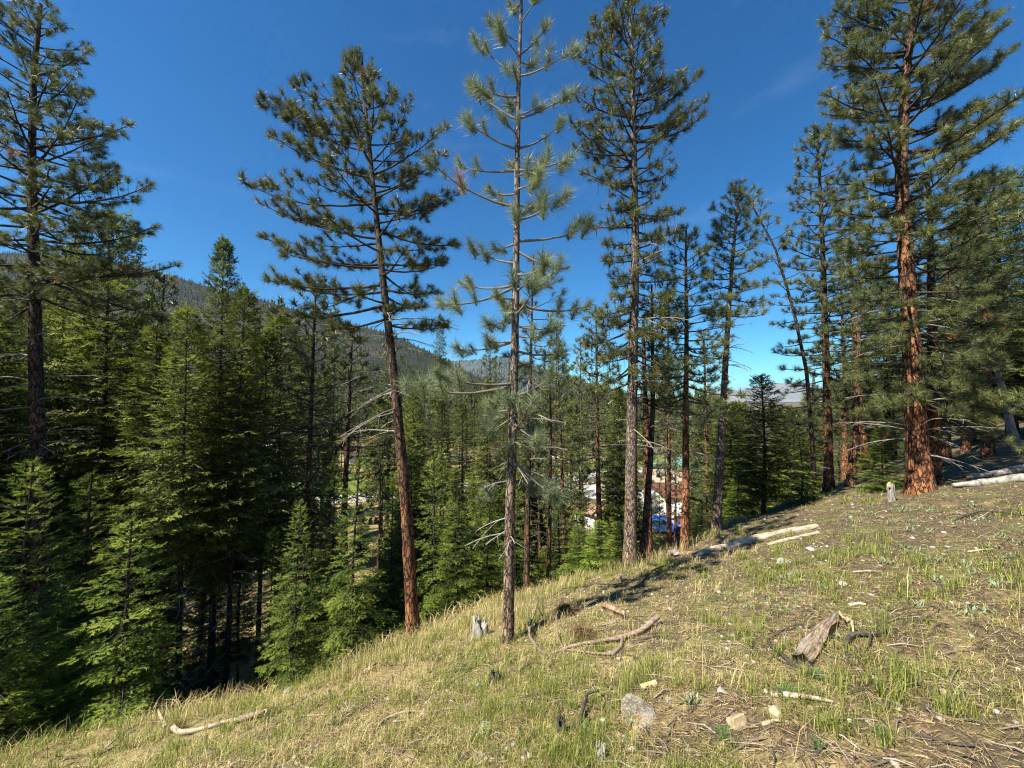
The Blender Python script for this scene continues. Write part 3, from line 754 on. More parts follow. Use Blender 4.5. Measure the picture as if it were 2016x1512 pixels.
# --- firs
def gen_fir(name, H, cf, R, nl, seed, r0, lat_sp, twig_sp, nn, nlen, nw, needle_mat, droop=.25, dead=0, power=.75, latwood=True):
    rs = np.random.RandomState(seed); T = TreeParts()
    C, Rr, f = trunk_mesh(T, [(0, 0, -.15), (rs.normal() * .04, rs.normal() * .04, H * .5), (0, 0, H)], r0, .012, rs, 10, (.2, .8), .3, .2, 1.0)
    tb, td, tn, tl, tt = [], [], [], [], []
    az = 0
    for i in range(nl):
        q = (i + rs.rand()) / nl
        q = q ** 1.12
        z = H * (cf + (0.985 - cf) * q)
        az += 2.399 + rs.uniform(-.4, .4)
        L = R * ((1 - q) ** power * min(1, .55 + q * 3.2) + .035) * rs.uniform(.6, 1.12)
        rad = np.array([math.cos(az), math.sin(az), 0]); sd = np.array([-rad[1], rad[0], 0])
        el = -droop + (droop + .75) * q ** 1.6 + rs.uniform(-.1, .1)
        p = np.array([np.interp(z, C[:, 2], C[:, 0]), np.interp(z, C[:, 2], C[:, 1]), z])
        e = p + rad * L + np.array([0, 0, el * L]) + sd * rs.normal() * .08 * L
        P = bez(p, p + rad * L * .5 + np.array([0, 0, (el - .12) * L * .5]), e, 6)
        tube(T.limbs, P, np.linspace(.006 + .008 * L, .003, 6), 4)
        tang = unit(np.gradient(P, axis=0))
        k = max(3, int(L * .85 / lat_sp)); base_t = np.clip(rs.normal(.36, .2), .0, .8)
        for j in range(k):
            s = .14 + .84 * (j + rs.rand() * .7) / k; ii = min(4, int(s * 5)); pp = P[ii] + (P[ii + 1] - P[ii]) * (s * 5 - ii)
            sg = 1 if j % 2 else -1
            t = tang[ii]; h = unit(np.cross(t, [0, 0, 1.0])) * sg
            l = (.52 * L * (1 - s) ** .8 + .05) * rs.uniform(.7, 1.2)
            d = unit(t * .72 + h * .8 + np.array([0, 0, -.12 + rs.normal() * .10]))
            ee = pp + d * l + np.array([0, 0, -.10 * l])
            if latwood and l > .15:
                tube(T.limbs, np.array([pp, ee]), [.004, .002], 3)
            nrm = unit(np.cross(h, t) * sg + rs.normal(size=3) * .25)
            m_ = max(1, int(l / twig_sp))
            side2 = unit(np.cross(nrm, d))
            for z2 in range(m_):
                s2 = (z2 + .6) / m_; p2 = pp + (ee - pp) * s2
                l2 = (twig_sp * 1.15 + .32 * l * (1 - s2)) * rs.uniform(.7, 1.2)
                for g2 in (-1, 1):
                    d2 = unit(d * .75 + side2 * g2 * .75 + rs.normal(size=3) * .14)
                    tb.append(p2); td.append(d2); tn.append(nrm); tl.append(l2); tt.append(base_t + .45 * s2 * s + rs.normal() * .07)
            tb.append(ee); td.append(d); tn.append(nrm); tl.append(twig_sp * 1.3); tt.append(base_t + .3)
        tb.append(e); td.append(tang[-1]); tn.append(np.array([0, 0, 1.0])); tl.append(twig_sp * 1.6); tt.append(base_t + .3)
    for i in range(6):   # leader
        a_ = i * 1.05; tb.append(np.array([0, 0, H * (.975 + .004 * i)])); td.append(unit(np.array([math.cos(a_) * .5, math.sin(a_) * .5, 1]))); tn.append(np.array([math.cos(a_ + 1.5), math.sin(a_ + 1.5), 0])); tl.append(twig_sp * 1.5); tt.append(.6)
    B = np.array(tb); D = unit(np.array(td)); N0 = np.array(tn); Lw = np.array(tl); Tt = np.array(tt)
    n = len(B)
    N0 = unit(N0 - D * (N0 * D).sum(1)[:, None] + 1e-6); Sd = np.cross(D, N0)
    s = (np.arange(nn)[None] + rs.rand(n, nn) * .8) / nn; sg = np.where(np.arange(nn) % 2 == 0, 1.0, -1.0)[None]
    p0 = B[:, None] + D[:, None] * (Lw[:, None] * s)[..., None]
    ang = np.radians(rs.uniform(24, 58, (n, nn)))
    roll = rs.normal(size=(n, nn)) * .45
    sv = Sd[:, None] * (np.cos(roll) * sg)[..., None] + N0[:, None] * np.sin(roll)[..., None]
    dr = D[:, None] * np.cos(ang)[..., None] + sv * np.sin(ang)[..., None]
    ll = nlen * rs.uniform(.75, 1.2, (n, nn))[..., None]
    wv = unit(np.cross(dr, N0[:, None] + rs.normal(size=(n, nn, 3)) * .3)) * nw * .5
    V = np.stack([p0 - wv, p0 + wv, p0 + dr * ll], 2).reshape(-1, 3)
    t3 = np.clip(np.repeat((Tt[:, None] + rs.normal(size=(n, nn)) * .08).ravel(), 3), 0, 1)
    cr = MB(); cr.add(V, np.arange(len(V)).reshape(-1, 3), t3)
    for i in range(dead):
        z = H * rs.uniform(.08, cf + .25); az = rs.rand() * 6.28; L = R * rs.uniform(.25, .75)
        p = np.array([np.interp(z, C[:, 2], C[:, 0]), np.interp(z, C[:, 2], C[:, 1]), z])
        grow_limb(T, rs, p, p + np.array([math.cos(az) * L, math.sin(az) * L, rs.uniform(-.5, -.05) * L]), .010, -.06, .22, .25, .4, 1, 1, .1, True)
    root = thing(name, (0, 0, 0), 'x', 'tree')
    T.trunk.build('trunk', M['fir_bark'], root, True); tag(T.limbs.build('limbs', M['limb'], root, True), kind='stuff')
    if T.dead.n: tag(T.dead.build('dead_branches', M['dead_limb'], root, True), kind='stuff')
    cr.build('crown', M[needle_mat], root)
    root['H'] = H; root['R'] = R
    return root
FIR = {
    'young_a': gen_fir('young_fir', 3.6, .04, .95, 92, 101, .04, .072, .055, 16, .038, .0075, 'young_fir_needles', .26),
    'young_b': gen_fir('young_fir', 3.6, .06, .80, 74, 102, .035, .075, .056, 16, .040, .008, 'young_fir_needles', .36),
    'tall_a': gen_fir('fir_tree', 11, .30, 1.75, 260, 103, .12, .125, .10, 6, .095, .034, 'fir_needles', .30, 40, .8),
    'tall_b': gen_fir('fir_tree', 11, .14, 1.95, 260, 104, .13, .14, .11, 6, .10, .036, 'fir_needles', .36, 16, .7),
    'thin_a': gen_fir('fir_tree', 10, .42, 1.15, 170, 105, .075, .12, .10, 6, .09, .033, 'fir_needles', .25, 36, .6),
    'broad': gen_fir('fir_tree', 11, .16, 2.2, 280, 107, .15, .14, .11, 6, .10, .034, 'fir_needles', .32, 20, .5),
    'bushy': gen_fir('fir_tree', 4.2, .16, .95, 170, 106, .06, .085, .065, 8, .055, .018, 'fir_needles', .15, 6, .55),
}
# a stock pine for the crowd of background pines
def gen_pine(name, H, cf, R, nl, seed, r0, n, length, width, ts, twig):
    rs = np.random.RandomState(seed); T = TreeParts()
    C, Rr, f = trunk_mesh(T, [(0, 0, -.2), (rs.normal() * .12, rs.normal() * .12, H * .5), (rs.normal() * .1, 0, H)], r0, .03, rs, 10, (-.1, .9), .3, .25, .9)
    az = 0
    for i in range(nl):
        q = (i + rs.rand()) / nl; z = H * (cf + (.985 - cf) * q)
        az += 2.399 + rs.uniform(-.5, .5); L = R * (1 - q) ** .6 * min(1, .6 + 2 * q) * rs.uniform(.5, 1.1) + .12
        p = np.array([np.interp(z, C[:, 2], C[:, 0]), np.interp(z, C[:, 2], C[:, 1]), z])
        el = -.2 + 1.1 * q ** 1.4 + rs.uniform(-.12, .12)
        grow_limb(T, rs, p, p + np.array([math.cos(az) * L, math.sin(az) * L, el * L]), .012 + .012 * L, .12, twig, .3, .36, 1.0, ts, .4)
    for i in range(14):
        z = H * rs.uniform(.2, cf + .15); az = rs.rand() * 6.28; L = R * rs.uniform(.25, .7)
        p = np.array([np.interp(z, C[:, 2], C[:, 0]), np.interp(z, C[:, 2], C[:, 1]), z])
        grow_limb(T, rs, p, p + np.array([math.cos(az) * L, math.sin(az) * L, rs.uniform(-.4, .1) * L]), .014, -.06, .4, .3, .4, 1, 1, .1, True)
    root = finish(T, name, (0, 0, 0), 'x', 'tree', None, 'pine_needles', n, length, width, rs)
    root['H'] = H; root['R'] = R
    return root
FIR['pine_a'] = gen_pine('pine_tree', 13, .38, 2.1, 70, 201, .17, 26, .25, .028, 1.0, .30)
FIR['pine_b'] = gen_pine('pine_tree', 13, .45, 1.6, 56, 202, .14, 26, .25, .028, 1.0, .30)
USED = set()
def plant(kind, x, t, y_top, label, group=None, width=None, rng=random.Random(3), y_base=None, sx=1.0):
    """stands the stock tree at photograph column x, distance t, its top at pixel row y_top"""
    if y_base is not None:
        g = gp(x, y_base); X, Y = g[0], g[1]
    else:
        q = at(x, 790, t); X, Y = q[0], q[1]
    Z = tz(X, Y); t = Y
    H = at(x, y_top, t)[2] - Z
    src = FIR[kind]
    o = src if kind not in USED else copy_tree(src)
    USED.add(kind)
    s = H / src['H']
    w = s * sx if width is None else (width / F * t * .5) / src['R']
    o.location = (X, Y, Z - .03); o.scale = (w, w, s); o.rotation_euler = (rng.uniform(-.02, .02), rng.uniform(-.02, .02), rng.uniform(0, 6.28))
    for k_ in ('label', 'group'):
        if k_ in o: del o[k_]
    tag(o, label, 'tree', group)
    return o
G = 'firs and pines standing down the shaded slope'
plant('broad', 215, 13, 416, 'broad dark fir rising behind the left edge pine', G, 330)
plant('pine_a', 300, 15, 540, 'loose pine just right of the broad left fir, half hidden', G, 250)
plant('broad', 120, 16, 480, 'dark fir filling the space right of the left edge trunk', G, 300)
plant('tall_b', 0, 14, 540, 'dark fir cut by the left edge of the picture', G, 300)
plant('tall_a', 432, 9.6, 462, 'tall pointed fir with dense top against the blue sky', G, 215)
plant('thin_a', 462, 9.2, 560, 'slim fir with twin dark stem right of the pointed fir', G, 170)
plant('thin_a', 372, 8.6, 600, 'slim fir with straight black stem left of the pointed fir', G, 180)
plant('thin_a', 318, 12.5, 640, 'thin fir stem standing before the pale road at left', G, 190)
plant('pine_a', 612, 13, 555, 'tall olive pine behind the bushy spreading pine', G, 220)
plant('pine_b', 690, 15, 640, 'olive pine behind the trunk of the bushy pine', G, 220)
plant('thin_a', 520, 11, 650, 'slim fir with reddish lower stem left of the olive pine', G, 170)
plant('thin_a', 560, 16, 620, 'dim fir between the pointed fir and the olive pine', G, 230)
plant('bushy', 1503, 10.4, 738, 'dark rounded fir on a thin black stem below the blue gap', None, 135, y_base=1012)
plant('broad', 1990, 17, 340, 'black-green fir at the right edge behind the hillside pines', G, 270)
plant('tall_b', 1925, 21, 470, 'shadowed fir behind the grey leaning snag', G, 240)
plant('tall_a', 1745, 22, 540, 'fir seen between the two right-hand trunks', G, 190)
for k_, x_, t_, y_, l_, w_ in (('pine_a', 1180, 13, 610, 'loose pine crown just left of the shaggy pine', 170), ('pine_b', 1312, 12.5, 575, 'loose pine filling between shaggy and orange pines', 130),
        ('pine_a', 1392, 16, 650, 'pine crown behind the thin pale-trunked pine', 150), ('pine_a', 1115, 17, 690, 'pine crown right of the slender pine over the valley', 150),
        ('pine_b', 1700, 17, 440, 'pine crown left of the big pine against the sky', 170), ('pine_a', 1940, 13, 395, 'leafy pine crown right of the big pine', 240), ('pine_b', 1895, 16, 470, 'pine between the big pine and the grey snag', 170),
        ('pine_a', 1658, 19, 520, 'pine crown behind the red-brown pine', 150), ('pine_a', 2050, 12, 330, 'pine crown reaching in from the right edge', 260), ('tall_a', 960, 22, 745, 'fir behind the slender pine trunk', 130),
        ('tall_b', 820, 24, 760, 'fir in the gap right of the bushy pine', 150), ('tall_b', 1035, 26, 770, 'dark fir right behind the slender pine', 140), ('tall_b', 1120, 22, 790, 'fir above the small white shed', 130), ('tall_a', 1215, 20, 760, 'fir behind the shaggy pine trunk', 130),
        ('tall_b', 915, 30, 790, 'fir before the white camper left of the slender pine', 110), ('pine_a', 935, 45, 750, 'pine between the camper and the slender pine', 70), ('tall_a', 868, 38, 780, 'fir just left of the white camper', 90), ('tall_b', 1075, 34, 770, 'fir right of the slender pine before the road', 90),
        ('tall_a', 1378, 30, 765, 'fir before the green roof', 85), ('tall_b', 1222, 34, 800, 'fir before the white van at centre right', 90), ('bushy', 1245, 24, 950, 'low fir left of the blue car gap', 75), ('pine_a', 1092, 30, 640, 'tall pine above the wood right of the slender pine', 110),
        ('pine_b', 1145, 40, 665, 'tall pine left of the shaggy pine in the valley', 80), ('pine_a', 765, 35, 650, 'tall pine left of the leaning trunk in the valley', 110), ('pine_b', 965, 50, 668, 'tall pine left of the slender pine in the valley', 80), ('pine_a', 545, 30, 590, 'tall loose pine before the ridge left of the bushy pine', 130),
        ('pine_b', 490, 34, 610, 'tall loose pine right of the pointed fir', 120), ('pine_a', 650, 40, 610, 'tall loose pine behind the bushy pine limbs', 120), ('bushy', 425, 17, 1075, 'low shaded fir between the black stems', 95), ('bushy', 485, 20, 1085, 'low shaded fir right of the black stems', 80), ('bushy', 350, 15, 1090, 'low shaded fir left of the black stems', 100),
        ('bushy', 1450, 16, 790, 'dark fir left of the rounded fir', 110), ('bushy', 1560, 18, 800, 'dark fir at the foot of the blue gap', 110)):
    plant(k_, x_, t_, y_, l_, G, w_)
Y = 'young firs along the edge of the slope'
plant('young_a', 78, 6.3, 905, 'large young fir low in the left corner with bright sprays', Y, 290)
plant('young_b', 268, 6.5, 1020, 'young fir with drooping sprays above the pale curved branch', Y, 240)
plant('young_a', 15, 5.6, 1130, 'young fir at the lower left edge of the picture', Y, 260)
plant('young_b', 180, 8.2, 930, 'young fir behind the two near left firs', Y, 230)
plant('young_a', 600, 6.4, 985, 'lit young fir with pale stem left of the leaning trunk', Y, 150)
plant('young_b', 705, 8.6, 900, 'dark young fir right of the lit young fir', Y, 160)
plant('young_a', 655, 10, 900, 'shaded young fir behind the lit young fir', Y, 150)
for x_, t_, y_, l_, w_ in ((410, 13, 1010, 'dim young fir among the black stems at left', 100),
        (545, 9, 1040, 'shaded small fir left of the lit young fir', 110), (770, 12, 960, 'shaded young fir left of the leaning trunk', 120), (1020, 13, 960, 'shaded fir behind the slender trunk foot', 110), (870, 14, 880, 'dim fir right of the leaning trunk above the bright one', 130),
        (1220, 11.5, 1000, 'shaded fir tight behind the shaggy pine trunk', 90), (1300, 15, 950, 'young fir in the gap beside the leaning grey stem', 60), (1450, 12, 930, 'low fir under the thin pale pine', 90), (1545, 13, 900, 'low fir right of the rounded fir', 80)):
    plant('young_b' if x_ % 2 else 'young_a', x_, t_, y_, l_, Y, w_)
plant('young_a', 905, 10.0, 962, 'bright rounded young fir left of the slender pine', Y, 150)
plant('young_b', 960, 11, 1000, 'young fir filling behind the slender pine trunk', Y, 120)
plant('young_b', 850, 11, 900, 'dim young fir right of the leaning trunk', Y, 150)
plant('young_a', 1135, 9.4, 1030, 'small bright fir left of the shaggy pine trunk', Y, 110)
plant('young_b', 1180, 8.7, 1022, 'small fir with visible grey stem beside the shaggy pine trunk', Y, 105)
plant('young_a', 1100, 12, 985, 'young fir behind the thin reddish stem', Y, 120)
plant('young_b', 1378, 9.9, 985, 'small yellow-green fir between the orange and pale trunks', Y, 62)
plant('young_a', 1738, 11.2, 838, 'bushy low fir at the foot of the big pine', Y, 105, y_base=966)
plant('young_b', 1578, 12.0, 862, 'small fir beside the leaning dark stem', Y, 85, y_base=985)
plant('young_a', 1868, 14, 888, 'tiny yellow-green fir right of the big trunk', Y, 45)

# crowd in the valley: rows of pines and firs, taller ones behind, kept clear of the road and house gaps
rng = random.Random(77)
sky_x = [-150, 0, 150, 320, 420, 520, 600, 680, 760, 860, 960, 1060, 1150, 1300, 1400, 1470, 1540, 1600, 1700, 1800, 2050, 2200]
sky_y = [560, 560, 560, 640, 640, 650, 640, 690, 725, 700, 715, 710, 720, 745, 770, 800, 800, 740, 690, 640, 560, 560]
GAPS = [(290, 345, 990, 1035), (470, 500, 1110, 1190), (515, 550, 898, 912), (696, 710, 908, 922), (884, 900, 900, 912), (945, 975, 930, 950), (1100, 1110, 940, 948), (1162, 1174, 1008, 1030), (1296, 1332, 1018, 1056)]
CROWN = {'pine_a': .40, 'pine_b': .46, 'tall_a': .28, 'tall_b': .13, 'thin_a': .40}
LAND = [(-400, None), (70, 'left edge pine'), (432, 'pointed fir'), (790, 'bushy leaning pine'), (1010, 'slender centre pine'), (1245, 'shaggy pine'), (1350, 'bright orange pine'), (1425, 'thin pale-trunked pine'), (1595, 'leaning dark pine'), (1632, 'red-brown pine'), (1810, 'big orange pine'), (2500, None)]
crowd = []
for t, step in ((17, 120), (21, 92), (26, 74), (32, 62), (39, 52), (47, 46), (57, 40), (70, 36), (86, 31), (104, 28)):
    x = -160 + rng.uniform(0, step)
    while x < 2120:
        xx = x + rng.uniform(-.4, .4) * step
        x += step
        tt = t * rng.uniform(.92, 1.1)
        q = at(xx, 790, tt)
        if xx > 1480 and tt < 19: continue
        yb = 756 - F * math.tan(math.atan2(tz(q[0], q[1]), tt) - PITCH)
        top = np.interp(xx, sky_x, sky_y) + rng.uniform(0, 110) + (90 if t < 24 else (50 if t < 36 else 0))
        if rng.random() < .05: top -= 60
        wpx = rng.uniform(2.6, 4.3) * F / tt
        kinds = ['pine_a', 'pine_b', 'pine_a', 'pine_b', 'tall_a', 'thin_a', 'tall_b'] if xx < 1500 else ['pine_a', 'pine_b', 'tall_b', 'tall_a']
        rng.shuffle(kinds)
        if 330 < xx < 540 and tt < 30: kinds = ['thin_a', 'pine_b']
        if 270 < xx < 520 and tt < 27 and rng.random() < .55: continue
        kind = None
        for kd in kinds:
            cb = yb - CROWN[kd] * (yb - top)
            if not any(x0 - wpx * .26 < xx < x1 + wpx * .26 and cb > y0 and top < y1 and yb > y0 - 4 for (x0, x1, y0, y1) in GAPS):
                kind = kd; break
        if kind is None: continue
        rd = abs((q[0] + 44) * 17.5 - (q[1] - 47) * 40) / math.hypot(40, 17.5)
        if rd < 4.2 or (10 < q[0] < 26 and 40 < q[1] < 64) or (q[0] < 30 and 5 < (q[1] - 47) - (q[0] + 44) * .44 < 12 and rng.random() < .7): continue
        crowd.append((xx, tt, top, kind, wpx))
cells = {}
for c_ in sorted(crowd):
    b_ = max(i for i in range(len(LAND)) if LAND[i][0] <= c_[0])
    near = 'just below the slope' if c_[1] < 27 else ('in mid valley' if c_[1] < 52 else 'far down the valley')
    sp = 'loose-crowned pine' if c_[3].startswith('pine') else ('narrow dark fir' if c_[3] == 'thin_a' else 'dense dark fir')
    cells.setdefault((b_, near, sp), []).append(c_)
ORD = ['first', 'second', 'third', 'fourth', 'fifth', 'sixth', 'seventh', 'eighth', 'ninth', 'tenth', 'eleventh', 'twelfth', 'thirteenth', 'fourteenth', 'fifteenth', 'sixteenth', 'seventeenth', 'eighteenth', 'nineteenth', 'twentieth', 'twenty-first', 'twenty-second', 'twenty-third', 'twenty-fourth', 'twenty-fifth', 'twenty-sixth', 'twenty-seventh', 'twenty-eighth']
for (b_, near, sp), lst in cells.items():
    l_, r_ = LAND[b_][1], LAND[b_ + 1][1]
    place = f'between {l_} and {r_}' if l_ and r_ else (f'left of the {r_}' if r_ else f'right of the {l_}')
    for i, (xx, tt, top, kind, wpx) in enumerate(lst):
        o_ = '' if len(lst) == 1 else ORD[min(i, len(ORD) - 1)] + ' '
        plant(kind, xx, tt, top, f'{o_}{sp} {near} {place}', f'conifers {near}', wpx, rng)
under = []
for t, step in ((14, 95), (18, 78), (24, 64), (31, 52)):
    x = 520 + rng.uniform(0, step)
    while x < 1480:
        xx = x + rng.uniform(-.4, .4) * step; x += step
        tt = t * rng.uniform(.9, 1.1); q = at(xx, 790, tt)
        yb = 756 - F * math.tan(math.atan2(tz(q[0], q[1]), tt) - PITCH)
        top = yb - rng.uniform(3.0, 6.0) * F / tt; wpx = rng.uniform(2.0, 3.0) * F / tt
        if any(x0 - wpx * .3 < xx < x1 + wpx * .3 and top < y1 and yb > y0 - 4 for (x0, x1, y0, y1) in GAPS): continue
        under.append((xx, tt, top, wpx))
for i, (xx, tt, top, wpx) in enumerate(sorted(under)):
    b_ = max(q for q in range(len(LAND)) if LAND[q][0] <= xx); n_ = [u for u in sorted(under) if LAND[b_][0] <= u[0] < LAND[b_ + 1][0]].index((xx, tt, top, wpx))
    plant('bushy', xx, tt, top, f'{ORD[n_]} low fir of the understory between {LAND[b_][1]} and {LAND[b_ + 1][1]}', 'low firs of the understory', wpx, rng)
plant('thin_a', 862, 70, 618, 'lone narrow conifer top standing above the middle of the wood', None, 46)

for i, (x_, y_, k_, h_) in enumerate(((-17, 5, 'broad', 13), (-20, 8, 'tall_b', 15), (-22.5, 11, 'broad', 15), (-19.5, 2, 'tall_b', 14), (-15, 3.0, 'broad', 11), (-24, 6, 'pine_a', 16), (-17.5, 9.5, 'tall_b', 13), (-25, 1, 'broad', 15))):
    o = copy_tree(FIR[k_]); sc_ = h_ * 1.4 / FIR[k_]['H']; o.location = (x_, y_, tz(x_, y_) - .03); o.scale = (sc_ * 1.1, sc_ * 1.1, sc_); o.rotation_euler = (0, 0, i * 1.3)
    tag(o, f'{ORD[i]} conifer of the stand beyond the left edge of the picture', 'tree', 'stand beyond the left edge')
# far wood between the valley and the ridge
rs = np.random.RandomState(9)
n = 2600
tt = rs.uniform(115, 420, n); uu = rs.uniform(-1.6, 1.7, n)
X = uu * tt; Z = terrain(X, tt)
cone_trees('far_wood', np.stack([X, tt, Z], -1), rs.uniform(8, 16, n) * np.clip(tt / 160, .8, 1.5) * np.where(np.abs(uu - .68) < .13, .42, 1.0), M['far_trees'], 'distant conifer wood filling the valley behind the near trees', 10, 8, 5, .2)

# leaning grey snag at the right
def snag():
    T = TreeParts(); rs = np.random.RandomState(44)
    g = gp(2005, 885); t = g[1]
    pts = [g - [0, 0, .1], at(1990, 840, t), at(1972, 760, t), at(1957, 705, t), at(1943, 672, t), at(1936, 640, t)]
    trunk_mesh(T, pts, .13, .035, rs, 10, (0, 0), .2)
    root = thing('dead_tree', g, 'bare silver-grey dead trunk leaning left at the right edge', 'dead tree')
    T.trunk.build('trunk', M['silver_wood'], root, True, g)
    for q in range(7):
        z = .35 + .09 * q; p = np.array(pts[1]) * (1 - z) + np.array(pts[5]) * z; a = q * 2.1
        tube(T.dead, np.array([p, p + [math.cos(a) * .3, math.sin(a) * .3, .05], p + [math.cos(a) * .55, math.sin(a) * .55, -.08]]), [.014, .009, .004], 5)
    T.dead.build('dead_branches', M['dead_limb'], root, True, g)
snag()

# ------------------------------------------------------------------ fallen logs, stumps, sticks, rocks
def log_from(name, pts, radii, material, label, cat, sides=12, seed=1, rough=.28, group=None, extra=None):
    rs = np.random.RandomState(seed)
    P = np.asarray(pts, float); d = np.concatenate([[0], np.cumsum(np.linalg.norm(np.diff(P, axis=0), axis=1))])
    n = max(8, int(d[-1] / .07)) if sides > 8 else max(8, int(d[-1] / .05))
    n = min(n, 90); s = np.linspace(0, d[-1], n)
    C = np.stack([np.interp(s, d, P[:, k]) for k in range(3)], -1)
    for _ in range(max(1, n // 14)):
        C[1:-1] = (C[:-2] + 2 * C[1:-1] + C[2:]) / 4
    R = np.interp(s, d, radii)
    a = np.arange(sides)[None]
    disp = 1 + rough * (vnoise(a * 1.9 + seed, s[:, None] / R.mean() * .35, seed) - .5) * 2
    mb = MB(); tube(mb, C, R, sides, .5, disp, cap=True)
    base = C[0]
    root = thing(name, base, label, cat, group)
    mb.build('stem', material, root, True, base)
    if extra:
        for (nm, pp, rr, mm) in extra:
            b2 = MB(); tube(b2, np.asarray(pp, float), rr, 6, .5, None, True); b2.build(nm, mm, root, True, base)
    return root
def gl(pxs, lift):
    out = []
    for i, q in enumerate(pxs):
        l = q[2] if len(q) > 2 else lift
        out.append(gp(q[0], q[1]) + np.array([0, 0, l]))
    return out
def spike(x, y, h, r, dx=0, m='bleached_wood'):
    b = gp(x, y); return ('splinter', [b, b + [dx * .5, 0, h * .6], b + [dx, 0, h]], [r, r * .6, .003], M[m])
log_from('fallen_log', gl([(1040, 1168), (1100, 1150), (1180, 1132), (1245, 1112), (1330, 1098)], .11), [.045, .06, .075, .075, .06], M['silver_wood'], 'long silver fallen log lying below the shaggy pine trunk', 'log', 12, 3)
log_from('fallen_log', gl([(1362, 1098), (1420, 1082), (1500, 1062), (1560, 1050), (1610, 1040)], .035), [.04, .07, .065, .06, .045], M['bleached_wood'], 'pale split fallen log on the grass right of the thin pine', 'log', 16, 4, .5, None, [spike(1434, 1078, .2, .02, .03), spike(1462, 1068, .08, .012, .02)])
log_from('fallen_log', gl([(1510, 1076), (1560, 1064), (1612, 1052)], .03), [.025, .035, .025], M['bleached_wood'], 'thin pale slab lying just below the split log', 'log', 8, 5)
log_from('fallen_log', gl([(1875, 962), (1930, 957), (2016, 948), (2090, 940)], .06), [.05, .08, .09, .09], M['silver_wood'], 'lower silver log lying right of the big pine', 'log', 12, 6)
log_from('fallen_log', gl([(1905, 950), (1960, 943), (2016, 932), (2090, 922)], .12), [.04, .07, .08, .08], M['silver_wood'], 'upper silver log lying across the lower one at right', 'log', 12, 7)
log_from('fallen_log', gl([(1380, 1093), (1330, 1096), (1300, 1080), (1275, 1090)], .04), [.05, .05, .04, .02], M['rotten_wood'], 'rotten brown log end at the foot of the shaggy pine', 'log', 10, 8)
# jagged stump
def stump(x, y, h, r, label, seed, material, top=None, lean=0.0):
    rs = np.random.RandomState(seed); g = gp(x, y)
    root = thing('tree_stump', g, label, 'stump')
    sides = 26; mb = MB(); rings = 7
    hh = h * (.55 + .75 * vnoise(np.arange(sides) * .55, np.zeros(sides), seed) * (.6 + .4 * rs.rand(sides)))
    a = np.arange(sides) * 2 * math.pi / sides
    wob = 1 + .22 * (vnoise(np.arange(sides) * 1.3, np.zeros(sides) + 4, seed) - .5) * 2
    V = []
    for k in range(rings):
        f = k / (rings - 1); rr = r * wob * (1.25 - .35 * f ** .6)
        V.append(np.stack([np.cos(a) * rr + lean * f * h, np.sin(a) * rr, -.06 + f * (hh + .06)], -1))
    for f in (.85, .5, .3):   # hollow heart
        rr = r * wob * (.62 if f < .9 else .75) * (.6 + .4 * f)
        V.append(np.stack([np.cos(a) * rr + lean * f * h, np.sin(a) * rr, hh * f * .9], -1))
    V = np.concatenate(V); nr = rings + 3
    i = np.arange(nr - 1)[:, None] * sides; j = np.arange(sides)[None]; j2 = (j + 1) % sides
    mb.add(V, np.stack([i + j, i + j2, i + sides + j2, i + sides + j], -1).reshape(-1, 4))
    last = (nr - 1) * sides
    mb.add(np.vstack([[[lean * h * .3, 0, h * .12]], V[last:]]), [[0, 1 + q, 1 + (q + 1) % sides] for q in range(sides)])
    mb.build('stump_wood', material, root, False)
    for q in range(4):
        t = q * 1.6 + rs.rand(); b2 = MB()
        p = np.array([math.cos(t) * r * .8, math.sin(t) * r * .8, 0])
        tube(b2, np.array([p + [0, 0, h * .3], p * .98 + [0, 0, h * .8], p * .9 + [0, 0, h * rs.uniform(1.1, 1.35)]]), [r * .25, r * .16, .004], 6, .5, None, True)
        b2.build('splinter', material, root, False)
    if top is not None:
        b2 = MB(); tube(b2, np.array([[lean * h, 0, h * .9], [lean * h * 1.05, 0, h * 1.12], [lean * h * 1.05, 0, h * 1.25]]), [r * .85, r * .9, r * .3], 9, .5, None, True)
        b2.build('lichen_cap', top, root, True)
    return root
stump(946, 1252, .24, .105, 'jagged grey weathered stump left of the slender pine', 61, M['silver_wood'])
stump(1757, 985, .30, .05, 'little grey snag with yellow lichen top near the big pine', 62, M['silver_wood'], simple('yellow_lichen', [(0, (.20, .18, .08)), (1, (.34, .32, .14))], 20), -.15)
stump(1222, 1148, .10, .02, 'pointed pale stob beside the long silver log', 63, M['bleached_wood'])
stump(200 + 775, 1345, .10, .05, 'low mossy rotten stump in the grass below the jagged stump', 64, M['dark_stick'])
stump(1105, 1445, .10, .035, 'small dark charred stob in the foreground', 65, M['dark_stick'])
stump(1183, 1500, .09, .03, 'grey splintered stob at the bottom edge', 66, M['silver_wood'])

